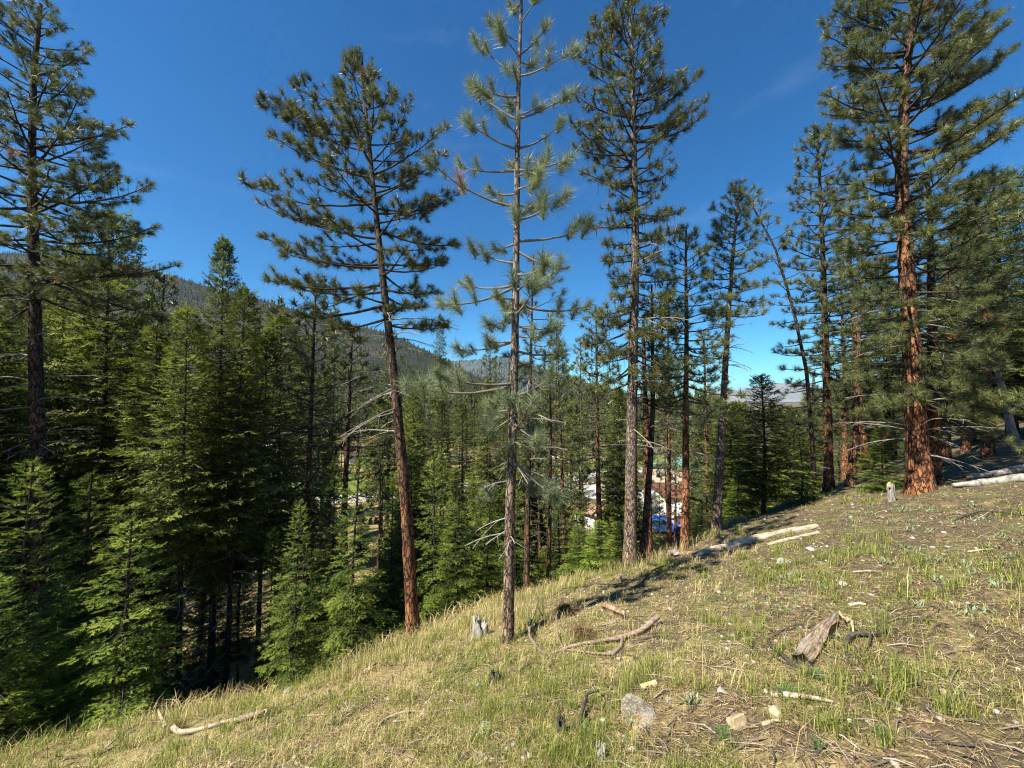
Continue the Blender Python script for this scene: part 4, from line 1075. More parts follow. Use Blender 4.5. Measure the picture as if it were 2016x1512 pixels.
def stick(label, pxs, r, material, seed=1, lift=.02, name='fallen_branch', cat='branch', group=None, extra=None):
    P = gl(pxs, lift); rr = np.linspace(r, r * .45, len(P))
    return log_from(name, P, rr, material, label, cat, 8, seed, .16, group, extra)
def sub(pxs, r, m, lift=.03, nm='side_branch'):
    P = gl(pxs, lift); return (nm, P, np.linspace(r, r * .35, len(P)), m)
BS, DS = M['brown_stick'], M['dark_stick']
stick('long curving brown branch forking on the grass at centre', [(1296, 1232, .10), (1262, 1252, .05), (1225, 1262, .04), (1180, 1268, .03), (1130, 1278, .04), (1080, 1292, .02)], .028, BS, 1, .03, extra=[
    sub([(1226, 1262, .04), (1222, 1280, .03), (1205, 1294, .03), (1170, 1292, .03), (1110, 1284, .03)], .02, BS)])
stick('bare hooked branch curling up beside the slender pine', [(1085, 1294, .02), (1062, 1287, .03), (1042, 1262, .06), (1044, 1245, .10), (1055, 1222, .16), (1060, 1200, .16)], .02, BS, 2, .02, extra=[
    sub([(1042, 1262, .06), (1040, 1235, .10), (1038, 1215, .14)], .008, M['dead_limb'])])
stick('thin forked branch with dead needle bunch at its top', [(1110, 1285, .03), (1098, 1262, .05), (1095, 1235, .10), (1100, 1215, .14), (1107, 1195, .18)], .012, BS, 3)
stick('thin dark twig bent along the grass left of the forked branch', [(1018, 1330, .02), (1040, 1318, .06), (1065, 1314, .05), (1088, 1316, .02)], .009, DS, 4)
stick('short dark stick shadowing the long curving branch', [(1242, 1270, .02), (1270, 1264, .03), (1300, 1256, .02)], .014, DS, 5)
stick('dark bent stick pointing up to the wood slab', [(1565, 1318, .02), (1540, 1296, .03), (1512, 1278, .04), (1512, 1268, .05)], .020, DS, 6)
stick('thin dark twig arching left of the wood slab', [(1520, 1258, .02), (1552, 1245, .05), (1580, 1238, .05), (1605, 1240, .02)], .009, DS, 7)
stick('dark curved branch looping right of the wood slab', [(1664, 1280, .02), (1672, 1264, .05), (1690, 1258, .06), (1720, 1262, .05), (1742, 1258, .05), (1746, 1248, .05), (1728, 1238, .03)], .016, DS, 8, extra=[sub([(1714, 1262, .05), (1712, 1275, .03), (1706, 1286, .02)], .011, DS)])
stick('pale bleached stick lying in the right foreground', [(1520, 1372, .02), (1560, 1378, .03), (1600, 1382, .03), (1640, 1388, .02)], .020, M['bleached_wood'], 9)
stick('small pale stick below the tan stones', [(1500, 1430, .01), (1525, 1424, .02), (1550, 1424, .01)], .012, M['bleached_wood'], 10)
stick('dark arched twig lying in the lower right corner', [(1800, 1452, .02), (1840, 1466, .03), (1880, 1478, .03), (1920, 1476, .02)], .010, DS, 11)
stick('dark twig running off near the bottom right of centre', [(1560, 1476, .01), (1600, 1484, .02), (1640, 1498, .02)], .009, DS, 12)
stick('black crooked branch left of the lichen rock', [(1182, 1490, .02), (1160, 1455, .03), (1138, 1432, .04), (1150, 1408, .06), (1156, 1390, .10), (1180, 1378, .07)], .018, DS, 13)
stick('thin brown twig beneath the lichen rock', [(1215, 1448, .01), (1240, 1460, .02), (1262, 1466, .01)], .009, BS, 14)
stick('pale curved bleached branch lying in the lower left grass', [(340, 1440, .05), (352, 1448, .03), (385, 1444, .03), (420, 1434, .03), (450, 1424, .03), (490, 1418, .04)], .030, M['bleached_wood'], 15, .03)
stick('short upright bleached branch above the pale curved one', [(326, 1434, .02), (312, 1412, .08), (303, 1392, .14)], .020, M['bleached_wood'], 16)
stick('sawn brown branch end with a pale cut face at lower left', [(470, 1424, .04), (495, 1418, .05), (520, 1413, .06)], .036, BS, 17, extra=[('cut_face', [gp(520, 1413) + [0, 0, .06], gp(522, 1412.6) + [0, 0, .06]], [.026, .024], M['tan_rock'])])
stick('long thin grey stick sloping down at far lower left', [(205, 1480, .02), (240, 1450, .04), (275, 1432, .05), (320, 1424, .03)], .012, M['dead_limb'], 18)
stick('dark fallen stick along the grass in the left foreground', [(550, 1404, .02), (590, 1385, .03), (620, 1370, .03)], .012, DS, 19)
stick('brown forked stick on the grass near the left centre', [(740, 1440, .01), (760, 1420, .03), (800, 1408, .04), (845, 1406, .02)], .014, BS, 20, extra=[sub([(775, 1425, .02), (810, 1422, .02), (850, 1405, .02)], .009, BS)])
stick('short charred stick on the left centre slope', [(660, 1400, .03), (672, 1410, .02), (690, 1420, .01)], .014, DS, 21)
stick('thin dark twig on the slope above left centre', [(845, 1330, .01), (855, 1315, .04), (868, 1303, .05)], .008, DS, 22)
stick('grey bent twig on the right hillside below the silver logs', [(1885, 1025, .03), (1930, 1012, .05), (1980, 1016, .05), (2030, 1022, .03)], .014, DS, 23)
stick('thin pale straight stick on the right hillside', [(1915, 1030, .02), (1935, 1020, .03), (1955, 1008, .04)], .010, M['bleached_wood'], 24)
stick('small white stick lying on the far right grass', [(1905, 1088, .01), (1930, 1086, .02), (1955, 1084, .02)], .012, M['bleached_wood'], 25)
stick('pale straight twig above the wood slab', [(1680, 1129, .02), (1705, 1129, .03), (1735, 1128, .02)], .009, M['bleached_wood'], 26)
stick('chunky white stick end above the wood slab', [(1672, 1195, .02), (1690, 1194, .03), (1705, 1194, .02)], .018, M['bleached_wood'], 27)
stick('arched dark brush branch before the shaggy pine foot', [(1275, 1100, .04), (1290, 1085, .12), (1315, 1082, .12), (1345, 1092, .05)], .014, DS, 28)
stick('blackened branch lying in the shade below the long log', [(1150, 1160, .02), (1170, 1155, .06), (1200, 1158, .05), (1235, 1150, .03)], .016, DS, 29, extra=[sub([(1160, 1158, .04), (1110, 1168, .08), (1080, 1185, .05)], .01, DS), sub([(1195, 1158, .05), (1215, 1145, .1)], .008, DS)])
stick('dark twiggy branch lying right of the blackened one', [(1265, 1148, .02), (1285, 1132, .08), (1310, 1122, .08), (1335, 1128, .03)], .012, DS, 30)

def slab(x, y, x2, y2, w, h, label, material, seed):
    rs = np.random.RandomState(seed); a = gp(x, y) + [0, 0, .03]; b = gp(x2, y2) + [0, 0, .05]
    n = 16; m_ = 7; ax = unit(b - a); sd = unit(np.cross(ax, [0, 0, 1])); up = np.cross(sd, ax)
    if up[2] < 0: up = -up
    s = np.linspace(0, 1, n); q = np.linspace(-.5, .5, m_)
    ww = w * (.75 + .35 * vnoise(s * 4, s * 0, seed)) * (1 - .35 * s)
    top = a + (b - a) * s[:, None]
    e0 = rs.uniform(-.03, .03, m_); e1 = rs.uniform(-.07, .04, m_)
    V = np.zeros((n, m_, 3)); U = np.zeros((n, m_, 3))
    for j in range(m_):
        shift = (e0[j] * (1 - s) ** 4 + e1[j] * s ** 4)[:, None] * ax
        hh = h * (1 - (2 * q[j]) ** 2 * .45) + rs.uniform(-.012, .012) + .022 * (vnoise(s * 3 + j * 7, s * 0 + j, seed) - .5) * 2
        V[:, j] = top + shift + sd * (ww * q[j])[:, None] + up * hh[:, None]
        U[:, j] = top + shift + sd * (ww * q[j] * 1.05)[:, None] - up * .07
    mb = MB(); i = np.arange(n - 1)[:, None] * m_; j = np.arange(m_ - 1)[None]
    f = np.stack([i + j, i + j + 1, i + m_ + j + 1, i + m_ + j], -1).reshape(-1, 4)
    N = n * m_; vv = np.concatenate([V.reshape(-1, 3), U.reshape(-1, 3)])
    edge = []
    for k in range(n - 1):
        for c in (0, m_ - 1): edge.append([k * m_ + c, (k + 1) * m_ + c, N + (k + 1) * m_ + c, N + k * m_ + c])
    for c in range(m_ - 1):
        for k in (0, n - 1): edge.append([k * m_ + c, k * m_ + c + 1, N + k * m_ + c + 1, N + k * m_ + c])
    mb.add(vv, np.concatenate([f, np.array(edge)]))
    o = mb.build('wood_slab', material, None, False, a); o.location = tuple(a)
    tag(o, label, 'wood')
m, nt, p, out = mat('split_wood')
v = coords(nt, (1, 1, 1)); mr = nt.nodes.new('ShaderNodeMapping'); mr.inputs['Rotation'].default_value = (0, 0, math.radians(-40)); nt.links.new(v, mr.inputs[0])
ms = nt.nodes.new('ShaderNodeMapping'); ms.inputs['Scale'].default_value = (1.2, 16, 16); nt.links.new(mr.outputs[0], ms.inputs[0])
n1 = noise(nt, 5, 5, .65, ms.outputs[0]); n2 = noise(nt, 6, 3, .5, v)
c = ramp(nt, [(0, (.06, .04, .028)), (.4, (.19, .13, .08)), (.65, (.30, .225, .15)), (1, (.46, .41, .34))], maprange(nt, n1.outputs['Fac'], .3, .7)).outputs[0]
c = mixc(nt, maprange(nt, n2.outputs['Fac'], .5, .65, 0, .7), c, (.33, .31, .29))
nt.links.new(c, p.inputs['Base Color']); p.inputs['Roughness'].default_value = .85; bump(nt, p, n1.outputs['Fac'], 1, .02)
M['split_wood'] = m
slab(1580, 1314, 1642, 1228, .12, .05, 'broken brown slab of split wood in the right foreground', M['split_wood'], 5)
slab(1192, 1200, 1232, 1222, .10, .05, 'broken brown and white chunk of rotten wood below the log', M['rotten_wood'], 8)
slab(1655, 1222, 1680, 1245, .03, .03, 'narrow tan strip of bark right of the wood slab', M['tan_rock'], 9)
slab(715, 1329, 735, 1321, .05, .02, 'flat white flake of wood on the left slope', M['bleached_wood'], 10)

def rock(x, y, wpx, hpx, label, material, seed, flat=.8, group=None, sink=.7, lump=.30, cuts=7, shape=None):
    rs = np.random.RandomState(seed); g = gp(x, y); k = g[1] / F
    bm = bmesh.new()
    pts = unit(rs.normal(size=(cuts + 9, 3))) * rs.uniform(.75, 1.1, (cuts + 9, 1)) if shape is None else np.array(shape, float)
    for q in pts: bm.verts.new(q)
    r_ = bmesh.ops.convex_hull(bm, input=bm.verts)
    bmesh.ops.delete(bm, geom=list({e_ for e_ in r_['geom_interior'] + r_['geom_unused'] if isinstance(e_, bmesh.types.BMVert)}), context='VERTS')
    bmesh.ops.bevel(bm, geom=list(bm.edges) + list(bm.verts), offset=.07, segments=1, affect='EDGES')
    bmesh.ops.triangulate(bm, faces=bm.faces)
    bmesh.ops.subdivide_edges(bm, edges=bm.edges, cuts=2, use_grid_fill=True)
    sc_ = np.array([wpx * k * .5, wpx * k * .5 * flat, hpx * k * .5])
    for v_ in bm.verts:
        c_ = np.array(v_.co); nn_ = 1 + lump * .35 * (float(fbm(c_[0] * 2.5 + seed, c_[1] * 2.5 + c_[2] * 3.1, seed, 3)) - .5)
        v_.co = c_ * nn_ * sc_
    me = bpy.data.meshes.new('rock'); bm.to_mesh(me); bm.free(); me.materials.append(material)
    o = bpy.data.objects.new('rock', me); COL.objects.link(o)
    o.location = tuple(g + np.array([0, 0, hpx * k * .5 * (1 - sink)])); o.rotation_euler = (rs.uniform(-.2, .2), rs.uniform(-.2, .2), rs.uniform(0, 1) if shape is None else 0.0)
    return tag(o, label, 'rock', group)
rock(1258, 1418, 66, 44, 'large lichen-spotted rock in the foreground grass', M['boulder'], 19, 1.25, None, .5, .5, 3, [(-.95, .3, .75), (-.7, -.5, .35), (-.3, .7, 1.0), (.25, .6, .85), (.95, .35, .35), (1.0, -.35, .0), (.55, -1.0, -.2), (-.6, -.95, -.4), (-1.0, .0, -1), (1, .3, -1), (.9, -.8, -1), (-.6, -1, -1), (0, 1, -1)])
rock(1453, 1428, 48, 46, 'rounded tan stone right of the lichen rock', M['tan_rock'], 15)
rock(1528, 1412, 34, 36, 'smaller tan stone below the pale stick', M['tan_rock'], 16)
rock(1543, 1110, 36, 16, 'flat grey stone on the slope below the split log', M['grey_rock'], 17)
rock(1596, 1084, 24, 12, 'white stone below the thin pale slab', M['white_rock'], 18)
rock(1557, 1136, 20, 14, 'white stone below the flat grey one', M['white_rock'], 19)
rock(1415, 1168, 12, 9, 'small white stone at the mid right of the slope', M['white_rock'], 20)
rock(395, 1396, 26, 16, 'grey stone above the pale curved branch', M['grey_rock'], 21)
rock(365, 1408, 18, 11, 'small grey stone left of the grey one', M['grey_rock'], 22)
rock(570, 1362, 24, 14, 'grey stone on the left foreground slope', M['grey_rock'], 23)
rock(955, 1432, 22, 16, 'small grey stone in the middle foreground grass', M['grey_rock'], 24)
rock(1795, 1310, 14, 12, 'small cream stone in the right foreground', M['white_rock'], 25)
rock(1613, 1283, 13, 11, 'cream pebble resting against the wood slab', M['white_rock'], 26)
rock(1660, 1152, 16, 12, 'pale stone above the pale straight twig', M['white_rock'], 27)
rock(1750, 1192, 10, 9, 'tiny white stone on the open right slope', M['white_rock'], 28)
rock(1860, 1365, 22, 10, 'flat brownish stone in the far right foreground', M['tan_rock'], 29)
rock(1422, 1470, 26, 14, 'brown stone at the bottom right of centre', M['tan_rock'], 30)
rock(1320, 1010, 10, 8, 'tiny pale stone under the trees', M['white_rock'], 31)
rock(1190, 1168, 11, 9, 'white pebble beside the blackened branch', M['white_rock'], 32)
rock(942, 1355, 18, 14, 'pale broken stone left of the bent dark twig', M['white_rock'], 33)
rock(1316, 1380, 16, 12, 'pale stone just right of the lichen rock top', M['white_rock'], 34)
rock(1420, 1362, 22, 14, 'pale lichened stone above the rounded tan stone', M['white_rock'], 35)
def chunk():
    P = gl([(1262, 1357), (1276, 1354), (1291, 1349)], .02)
    mb = MB(); tube(mb, np.array(P), [.016, .02, .019], 10, .5, None, True)
    o = mb.build('wood_chip', M['yellow_bone'], None, False, P[0]); o.location = tuple(P[0])
    tag(o, 'short yellow and white chip lying above the lichen rock', 'wood')
chunk()

# drooping dead needle bunches and herbs
def needle_bunch(x, y, r, n, label, seed, material='dry_needles', name='needle_clump'):
    rs = np.random.RandomState(seed); g = gp(x, y); mb = MB()
    d = unit(np.stack([rs.normal(size=n), rs.normal(size=n), rs.uniform(-.6, 1.0, n)], -1)); L = r * rs.uniform(.6, 1.1, n)
    b = np.stack([rs.normal(size=n) * r * .25, rs.normal(size=n) * r * .2, rs.uniform(.3, 1.0, n) * r * .7], -1)
    tip = b + d * L[:, None]; tip[:, 2] = np.maximum(tip[:, 2] - .4 * r, .0)
    sd = unit(np.cross(d, rs.normal(size=(n, 3)))) * .0022
    V = np.stack([b - sd, b + sd, tip], 1).reshape(-1, 3)
    mb.add(V, np.arange(len(V)).reshape(-1, 3), np.repeat(rs.rand(n), 3))
    o = mb.build(name, M[material]); o.location = tuple(g)
    return tag(o, label, 'needles' if 'needle' in name else 'plant')
needle_bunch(1112, 1212, .22, 900, 'bunch of dead brown needles on the forked branch', 1)
needle_bunch(1148, 1258, .17, 800, 'low clump of dead brown needles behind the curving branch', 2)
needle_bunch(1300, 1092, .20, 700, 'orange dead needle clump at the foot of the shaggy pine', 3)
needle_bunch(525, 1325, .20, 700, 'orange dead needle clump at the dark edge left of centre', 4)
needle_bunch(345, 1440, .12, 500, 'dead needle clump by the elbow of the pale curved branch', 5)
needle_bunch(1420, 1085, .13, 400, 'dark needle clump leaning on the split log', 6, 'lichen')
def herb(x, y, r, n, label, seed, material, upright=.4, group=None, lw=.010):
    rs = np.random.RandomState(seed); g = gp(x, y); mb = MB()
    az = rs.rand(n) * 6.28; el = rs.uniform(.1, 1.1, n) * upright + .25; L = r * rs.uniform(.5, 1.1, n)
    d = np.stack([np.cos(az) * np.cos(el), np.sin(az) * np.cos(el), np.sin(el)], -1)
    b = np.stack([rs.normal(size=n) * r * .25, rs.normal(size=n) * r * .25, np.zeros(n)], -1)
    sd = unit(np.cross(d, [0, 0, 1.0])) * lw
    mid = b + d * (L * .55)[:, None]; tip = b + d * L[:, None]; tip[:, 2] -= .2 * L
    V = np.stack([b, mid - sd, tip, mid + sd], 1).reshape(-1, 3)
    mb.add(V, np.arange(len(V)).reshape(-1, 4), np.repeat(rs.rand(n), 4))
    o = mb.build('herb', M[material]); o.location = tuple(g)
    return tag(o, label, 'plant', group)
HG = 'small green herbs in the right foreground'
herb(1555, 1370, .10, 190, 'feathery green herb above the pale bleached stick', 1, 'green_herb', .3, HG, .0035)
herb(1615, 1336, .085, 150, 'feathery green herb below the wood slab', 2, 'green_herb', .3, HG, .0035)
herb(1432, 1450, .07, 120, 'green herb below the rounded tan stone', 3, 'green_herb', .3, HG, .0035)
herb(1625, 1478, .075, 120, 'green herb at the bottom right of centre', 4, 'green_herb', .3, HG, .0035)
herb(1742, 1448, .06, 90, 'green herb low in the right corner area', 5, 'green_herb', .3, HG, .0035)
herb(1162, 1455, .10, 60, 'single bright herb right of the black crooked branch', 6, 'green_herb', .8, HG)
herb(1660, 1262, .09, 90, 'grey-green herb right of the wood slab', 7, 'grey_herb', .5, HG, .006)
herb(1370, 1390, .11, 80, 'pale grey-green leafy plant right of the lichen rock', 8, 'grey_herb', .9, 'pale leafy plants', .006)
herb(955, 1450, .09, 90, 'pale grey-green leafy plant in the left centre grass', 9, 'grey_herb', .5, 'pale leafy plants', .006)
herb(1540, 1142, .09, 60, 'pale leafy plant at the white stone below the split log', 10, 'grey_herb', .8, 'pale leafy plants', .006)
rs = np.random.RandomState(12); mb = MB()
for i in range(80):
    if i < 40: x, y = rs.uniform(1640, 1940), rs.uniform(995, 1040)
    else: x, y = rs.uniform(1250, 2010), rs.uniform(1035, 1230)
    g = gp(x, y); n = 22; r = rs.uniform(.05, .10)
    az = rs.rand(n) * 6.28; el = rs.uniform(.3, 1.35, n); L = r * rs.uniform(.5, 1.1, n)
    d = np.stack([np.cos(az) * np.cos(el), np.sin(az) * np.cos(el), np.sin(el)], -1)
    b = g + np.stack([rs.normal(size=n) * r * .5, rs.normal(size=n) * r * .5, np.zeros(n)], -1)
    sd = unit(np.cross(d, [0, 0, 1.0])) * .0075; mid = b + d * (L * .55)[:, None]; tip = b + d * L[:, None]
    V = np.stack([b, mid - sd, tip, mid + sd], 1).reshape(-1, 3)
    mb.add(V, np.arange(len(V)).reshape(-1, 4), np.repeat(rs.rand(n), 4))
tag(mb.build('ground_herbs', M['grey_herb']), 'tiny pale-leaved herbs dotted over the right hillside', None, None, 'stuff')

# ------------------------------------------------------------------ valley houses and vehicles
def paint(name, c, rough=.6, metal=0.0, spec=.4):
    m, nt, p, out = mat(name)
    n = noise(nt, 6, 3, .5, coords(nt))
    nt.links.new(mixc(nt, maprange(nt, n.outputs['Fac'], .3, .7, 0, .25), c, tuple(q * .8 for q in c)), p.inputs['Base Color'])
    p.inputs['Roughness'].default_value = rough; p.inputs['Metallic'].default_value = metal; p.inputs['Specular IOR Level'].default_value = spec
    return m
M['white_paint'] = paint('white_paint', (.78, .76, .72)); M['red_roof'] = paint('red_brown_roof', (.15, .05, .035), .8)
M['green_roof'] = paint('green_metal_roof', (.16, .36, .27), .5); M['brown_roof'] = paint('brown_roof', (.28, .17, .12), .8)
M['tan_wall'] = paint('tan_siding', (.42, .35, .27)); M['glass'] = paint('dark_glass', (.02, .025, .03), .1, 0, .6)
M['blue_paint'] = paint('blue_car_paint', (.03, .10, .42), .25, 0, .6); M['red_paint'] = paint('red_paint', (.48, .04, .03), .35, 0, .5)
M['rubber'] = paint('rubber', (.02, .02, .02), .85); M['chrome'] = paint('wheel_rim', (.5, .5, .5), .35, .8); M['door'] = paint('door_paint', (.30, .22, .15))
def box(mb, c, s):
    c = np.array(c, float); s = np.array(s, float) / 2
    V = np.array([[x, y, z] for x in (-1, 1) for y in (-1, 1) for z in (-1, 1)], float) * s + c
    mb.add(V, [[0, 1, 3, 2], [4, 6, 7, 5], [0, 4, 5, 1], [2, 3, 7, 6], [0, 2, 6, 4], [1, 5, 7, 3]])
def prism(mb, prof, y0, y1):
    n = len(prof); V = np.array([[x, y0, z] for x, z in prof] + [[x, y1, z] for x, z in prof], float)
    mb.add(V, [[i, (i + 1) % n, n + (i + 1) % n, n + i] for i in range(n)])
    for o_, r in ((0, range(n)), (n, range(n))):
        c = V[o_:o_ + n].mean(0)
        mb.add(np.vstack([c[None], V[o_:o_ + n]]), [[0, 1 + i, 1 + (i + 1) % n] for i in range(n)])
def house(x, t, w, d, h, rise, wall, roof, label, rz=0.0, name='house', nwin=2):
    q = at(x, 790, t); z = tz(q[0], q[1])
    root = thing(name, (q[0], q[1], z), label, 'house' if name == 'house' else 'shed', None, rz)
    mb = MB(); prism(mb, [(-w / 2, -1.2), (w / 2, -1.2), (w / 2, h), (0, h + rise), (-w / 2, h)], -d / 2, d / 2); mb.build('wall', M[wall], root)
    mb = MB(); e = .35
    prism(mb, [(-w / 2 - e, h - e * rise / (w / 2) + .04), (0, h + rise + .04), (w / 2 + e, h - e * rise / (w / 2) + .04), (w / 2 + e, h - e * rise / (w / 2) + .2), (0, h + rise + .2), (-w / 2 - e, h - e * rise / (w / 2) + .2)], -d / 2 - e, d / 2 + e)
    mb.build('roof', M[roof], root)
    for i in range(nwin):
        xx = -w / 2 + w * (i + 1) / (nwin + 2)
        mb = MB(); box(mb, (xx, -d / 2 - .02, h * .58), (.9, .06, .9)); f = mb.build('window', M['white_paint'], root)
        mb = MB(); box(mb, (xx, -d / 2 - .06, h * .58), (.72, .04, .72)); mb.build('pane', M['glass'], f)
    mb = MB(); box(mb, (w / 2 - w / (nwin + 2), -d / 2 - .03, 1.0), (.9, .06, 2.0)); mb.build('door', M['door'], root)
    return root
house(1168, 43, 3.0, 3.0, 2.0, .8, 'white_paint', 'brown_roof', 'small white shed with brown roof among the small firs', .7, 'shed', 1)
house(1340, 66, 9, 7, 2.5, 1.7, 'tan_wall', 'green_roof', 'house with green metal roof behind the orange pine', -.9)
house(1318, 56, 9, 4, 1.1, .5, 'white_paint', 'red_roof', 'low white building with red-brown roof behind the blue car', 1.5, 'house', 1)
house(528, 90, 10, 7, 2.4, 1.6, 'white_paint', 'white_paint', 'white house glimpsed left behind the olive pine', 1.2)
house(705, 92, 6, 6, 2.4, 1.4, 'white_paint', 'brown_roof', 'white house glimpsed left of the leaning trunk', .4)
house(806, 96, 12, 7, 2.3, 1.5, 'tan_wall', 'brown_roof', 'brown-roofed house just right of the leaning trunk', 1.4)
def van(x, t, L, label, rz, body='white_paint', name='camper_van', cat='van', H=2.4):
    q = at(x, 790, t); z = tz(q[0], q[1]); root = thing(name, (q[0], q[1], z), label, cat, None, rz); w = 2.0
    mb = MB(); prism(mb, [(-L / 2, .45), (L / 2, .45), (L / 2, 1.1), (L / 2 - .9, 1.3), (L / 2 - 1.3, H), (-L / 2 + .15, H), (-L / 2, H - .2)], -w / 2, w / 2); mb.build('body', M[body], root)
    for xx in (-L * .22, L * .05):
        mb = MB(); box(mb, (xx, -w / 2 - .01, H * .68), (L * .18, .04, .5)); mb.build('window', M['glass'], root)
    mb = MB(); prism(mb, [(L / 2 - .86, 1.34), (L / 2 - .80, 1.34), (L / 2 - 1.18, H - .12), (L / 2 - 1.24, H - .12)], -w * .42, w * .42); mb.build('windscreen', M['glass'], root)
    wheels(root, [-L * .3, L * .32], w, .38)
    return root
def wheels(root, xs, w, r):
    for xx in xs:
        for sy in (-1, 1):
            mb = MB(); tube(mb, np.array([[xx, sy * (w / 2 - .2), r], [xx, sy * (w / 2 - .18), r], [xx, sy * (w / 2 + .0), r], [xx, sy * (w / 2 + .02), r]]), [r * .9, r, r, r * .9], 18, .5, None, True)
            wh = mb.build('wheel', M['rubber'], root)
            mb = MB(); tube(mb, np.array([[xx, sy * (w / 2 + .015), r], [xx, sy * (w / 2 + .04), r]]), [r * .6, r * .55], 14, .5, None, True); mb.build('rim', M['chrome'], wh)
van(893, 88, 7, 'white camper parked beyond the road near the centre', .5)
van(1105, 80, 6, 'white van glimpsed beyond the road right of the slender pine', .3)
van(1264, 49, 5.5, 'white van half hidden behind the shaggy pine trunk', .9)
def car(x, t, label, rz):
    q = at(x, 790, t); z = tz(q[0], q[1]); root = thing('parked_car', (q[0], q[1], z + .02), label, 'car', None, rz); w = 1.75
    mb = MB(); prism(mb, [(-2.1, .35), (2.1, .35), (2.15, .75), (1.5, .92), (.75, 1.0), (.2, 1.46), (-1.2, 1.5), (-1.95, 1.0), (-2.15, .9)], -w / 2, w / 2); mb.build('body', M['blue_paint'], root)
    for pr in ([(-.45, 1.02), (.58, 1.02), (.14, 1.38), (-.45, 1.42)], [(-1.6, 1.04), (-.55, 1.02), (-.55, 1.42), (-1.15, 1.42)]):
        for sy in (-1, 1):
            mb = MB(); prism(mb, pr, sy * (w / 2 + .004), sy * (w / 2 + .02)); mb.build('window', M['glass'], root)
    mb = MB(); prism(mb, [(.74, 1.02), (.80, 1.03), (.26, 1.46), (.20, 1.45)], -w * .43, w * .43); mb.build('windscreen', M['glass'], root)
    for sy in (-.6, .6):
        mb = MB(); box(mb, (2.12, sy, .7), (.1, .35, .14)); mb.build('headlight', M['white_paint'], root)
    wheels(root, [-1.3, 1.32], w, .32)
    return root
car(1304, 41.5, 'blue car parked in the gap between the orange trunks', -.25)
def tractor():
    q = at(1337, 790, 42); z = tz(q[0], q[1]); root = thing('garden_tractor', (q[0], q[1], z), 'small red garden tractor beside the blue car', 'tractor', None, .6)
    mb = MB(); prism(mb, [(-.2, .55), (1.0, .5), (1.0, .95), (.8, 1.05), (-.2, 1.05)], -.35, .35); mb.build('hood', M['red_paint'], root)
    mb = MB(); box(mb, (-.6, 0, .55), (.8, .9, .2)); mb.build('deck', M['red_paint'], root)
    mb = MB(); prism(mb, [(-.8, .68), (-.4, .68), (-.42, .8), (-.66, .82), (-.74, 1.2), (-.84, 1.2)], -.25, .25); mb.build('seat', M['rubber'], root)
    mb = MB(); tube(mb, np.array([[-.2, 0, .9], [-.32, 0, 1.15]]), [.03, .03], 8); a = np.linspace(0, 2 * math.pi, 13); mb.build('steering_column', M['rubber'], root)
    wheels(root, [-.65], 1.0, .42); wheels(root, [.75], .8, .28)
tractor()
def canopy():
    q = at(1336, 790, 45); z = tz(q[0], q[1]); root = thing('canopy_tent', (q[0], q[1], z), 'white pitched canopy behind the blue car', 'tent', None, .7)
    mb = MB(); s = 1.3
    for k in range(4):
        a, b = [(-s, -s), (s, -s), (s, s), (-s, s)][k], [(s, -s), (s, s), (-s, s), (-s, -s)][k]
        mb.add([(*a, 1.35), (*b, 1.35), (0, 0, 2.35)], [[0, 1, 2]]); mb.add([(*a, 1.1), (*b, 1.1), (*b, 1.35), (*a, 1.35)], [[0, 1, 2, 3]])
    mb.build('canopy', M['white_paint'], root)
    for a in ((-s, -s), (s, -s), (s, s), (-s, s)):
        mb = MB(); tube(mb, np.array([[*a, -.1], [*a, 1.2]]), [.03, .03], 6); mb.build('pole', M['chrome'], root)
canopy()

# ------------------------------------------------------------------ grass, litter, pebbles
def scatter(n, rmin, rmax, seed, power=1.0, amax=62):
    rs = np.random.RandomState(seed)
    r = rmin * (rmax / rmin) ** (rs.rand(n) ** power); a = np.radians(rs.uniform(-amax, amax, n))
    return r * np.sin(a), r * np.cos(a), r, rs
def blades(name, x, y, h, w, tint, lean, rs, material, label):
    n = len(x); z = terrain(x, y) - .012
    az = rs.rand(n) * 6.283; d = np.stack([np.cos(az), np.sin(az), np.zeros(n)], -1)
    sd = np.stack([-np.sin(az + rs.normal(size=n) * .5), np.cos(az), np.zeros(n)], -1) * (w * .5)[:, None]
    B = np.stack([x, y, z], -1)
    m1 = B + d * (lean * h * .30)[:, None] + np.stack([0 * h, 0 * h, h * .58 * np.sqrt(np.clip(1 - .4 * lean, .15, 1))], -1)
    tip = B + d * (lean * h * .95)[:, None] + np.stack([0 * h, 0 * h, h * np.clip(1 - .6 * lean, .06, 1)], -1)
    V = np.stack([B - sd, B + sd, m1 + sd * .75, m1 - sd * .75, tip], 1).reshape(-1, 3)
    k = np.arange(n)[:, None] * 5
    mb = MB(); mb.v.append(V); mb.tint.append(np.repeat(tint, 5)); mb.n = len(V)
    mb.f[4].append(k + np.array([[0, 1, 2, 3]])); mb.f[3].append(k + np.array([[3, 2, 4]]))
    return tag(mb.build(name, M[material]), label, None, None, 'stuff')
def patch(x, y, s, seed):
    return fbm(x * s, y * s, seed, 3)
# short thatch everywhere
x, y, r, rs = scatter(95000, 1.25, 17, 301, .85)
k = patch(x, y, .9, 51) + .12 * rs.rand(len(x)) - .035 * np.clip(x, -3, 4) > .47
x, y, r = x[k], y[k], r[k]; n = len(x)
blades('dry_grass', x, y, rs.uniform(.03, .10, n), .0018 + .0005 * r, rs.rand(n), rs.uniform(.5, 1.5, n), rs, 'dry_grass', 'short straw-coloured thatch over the open hillside')
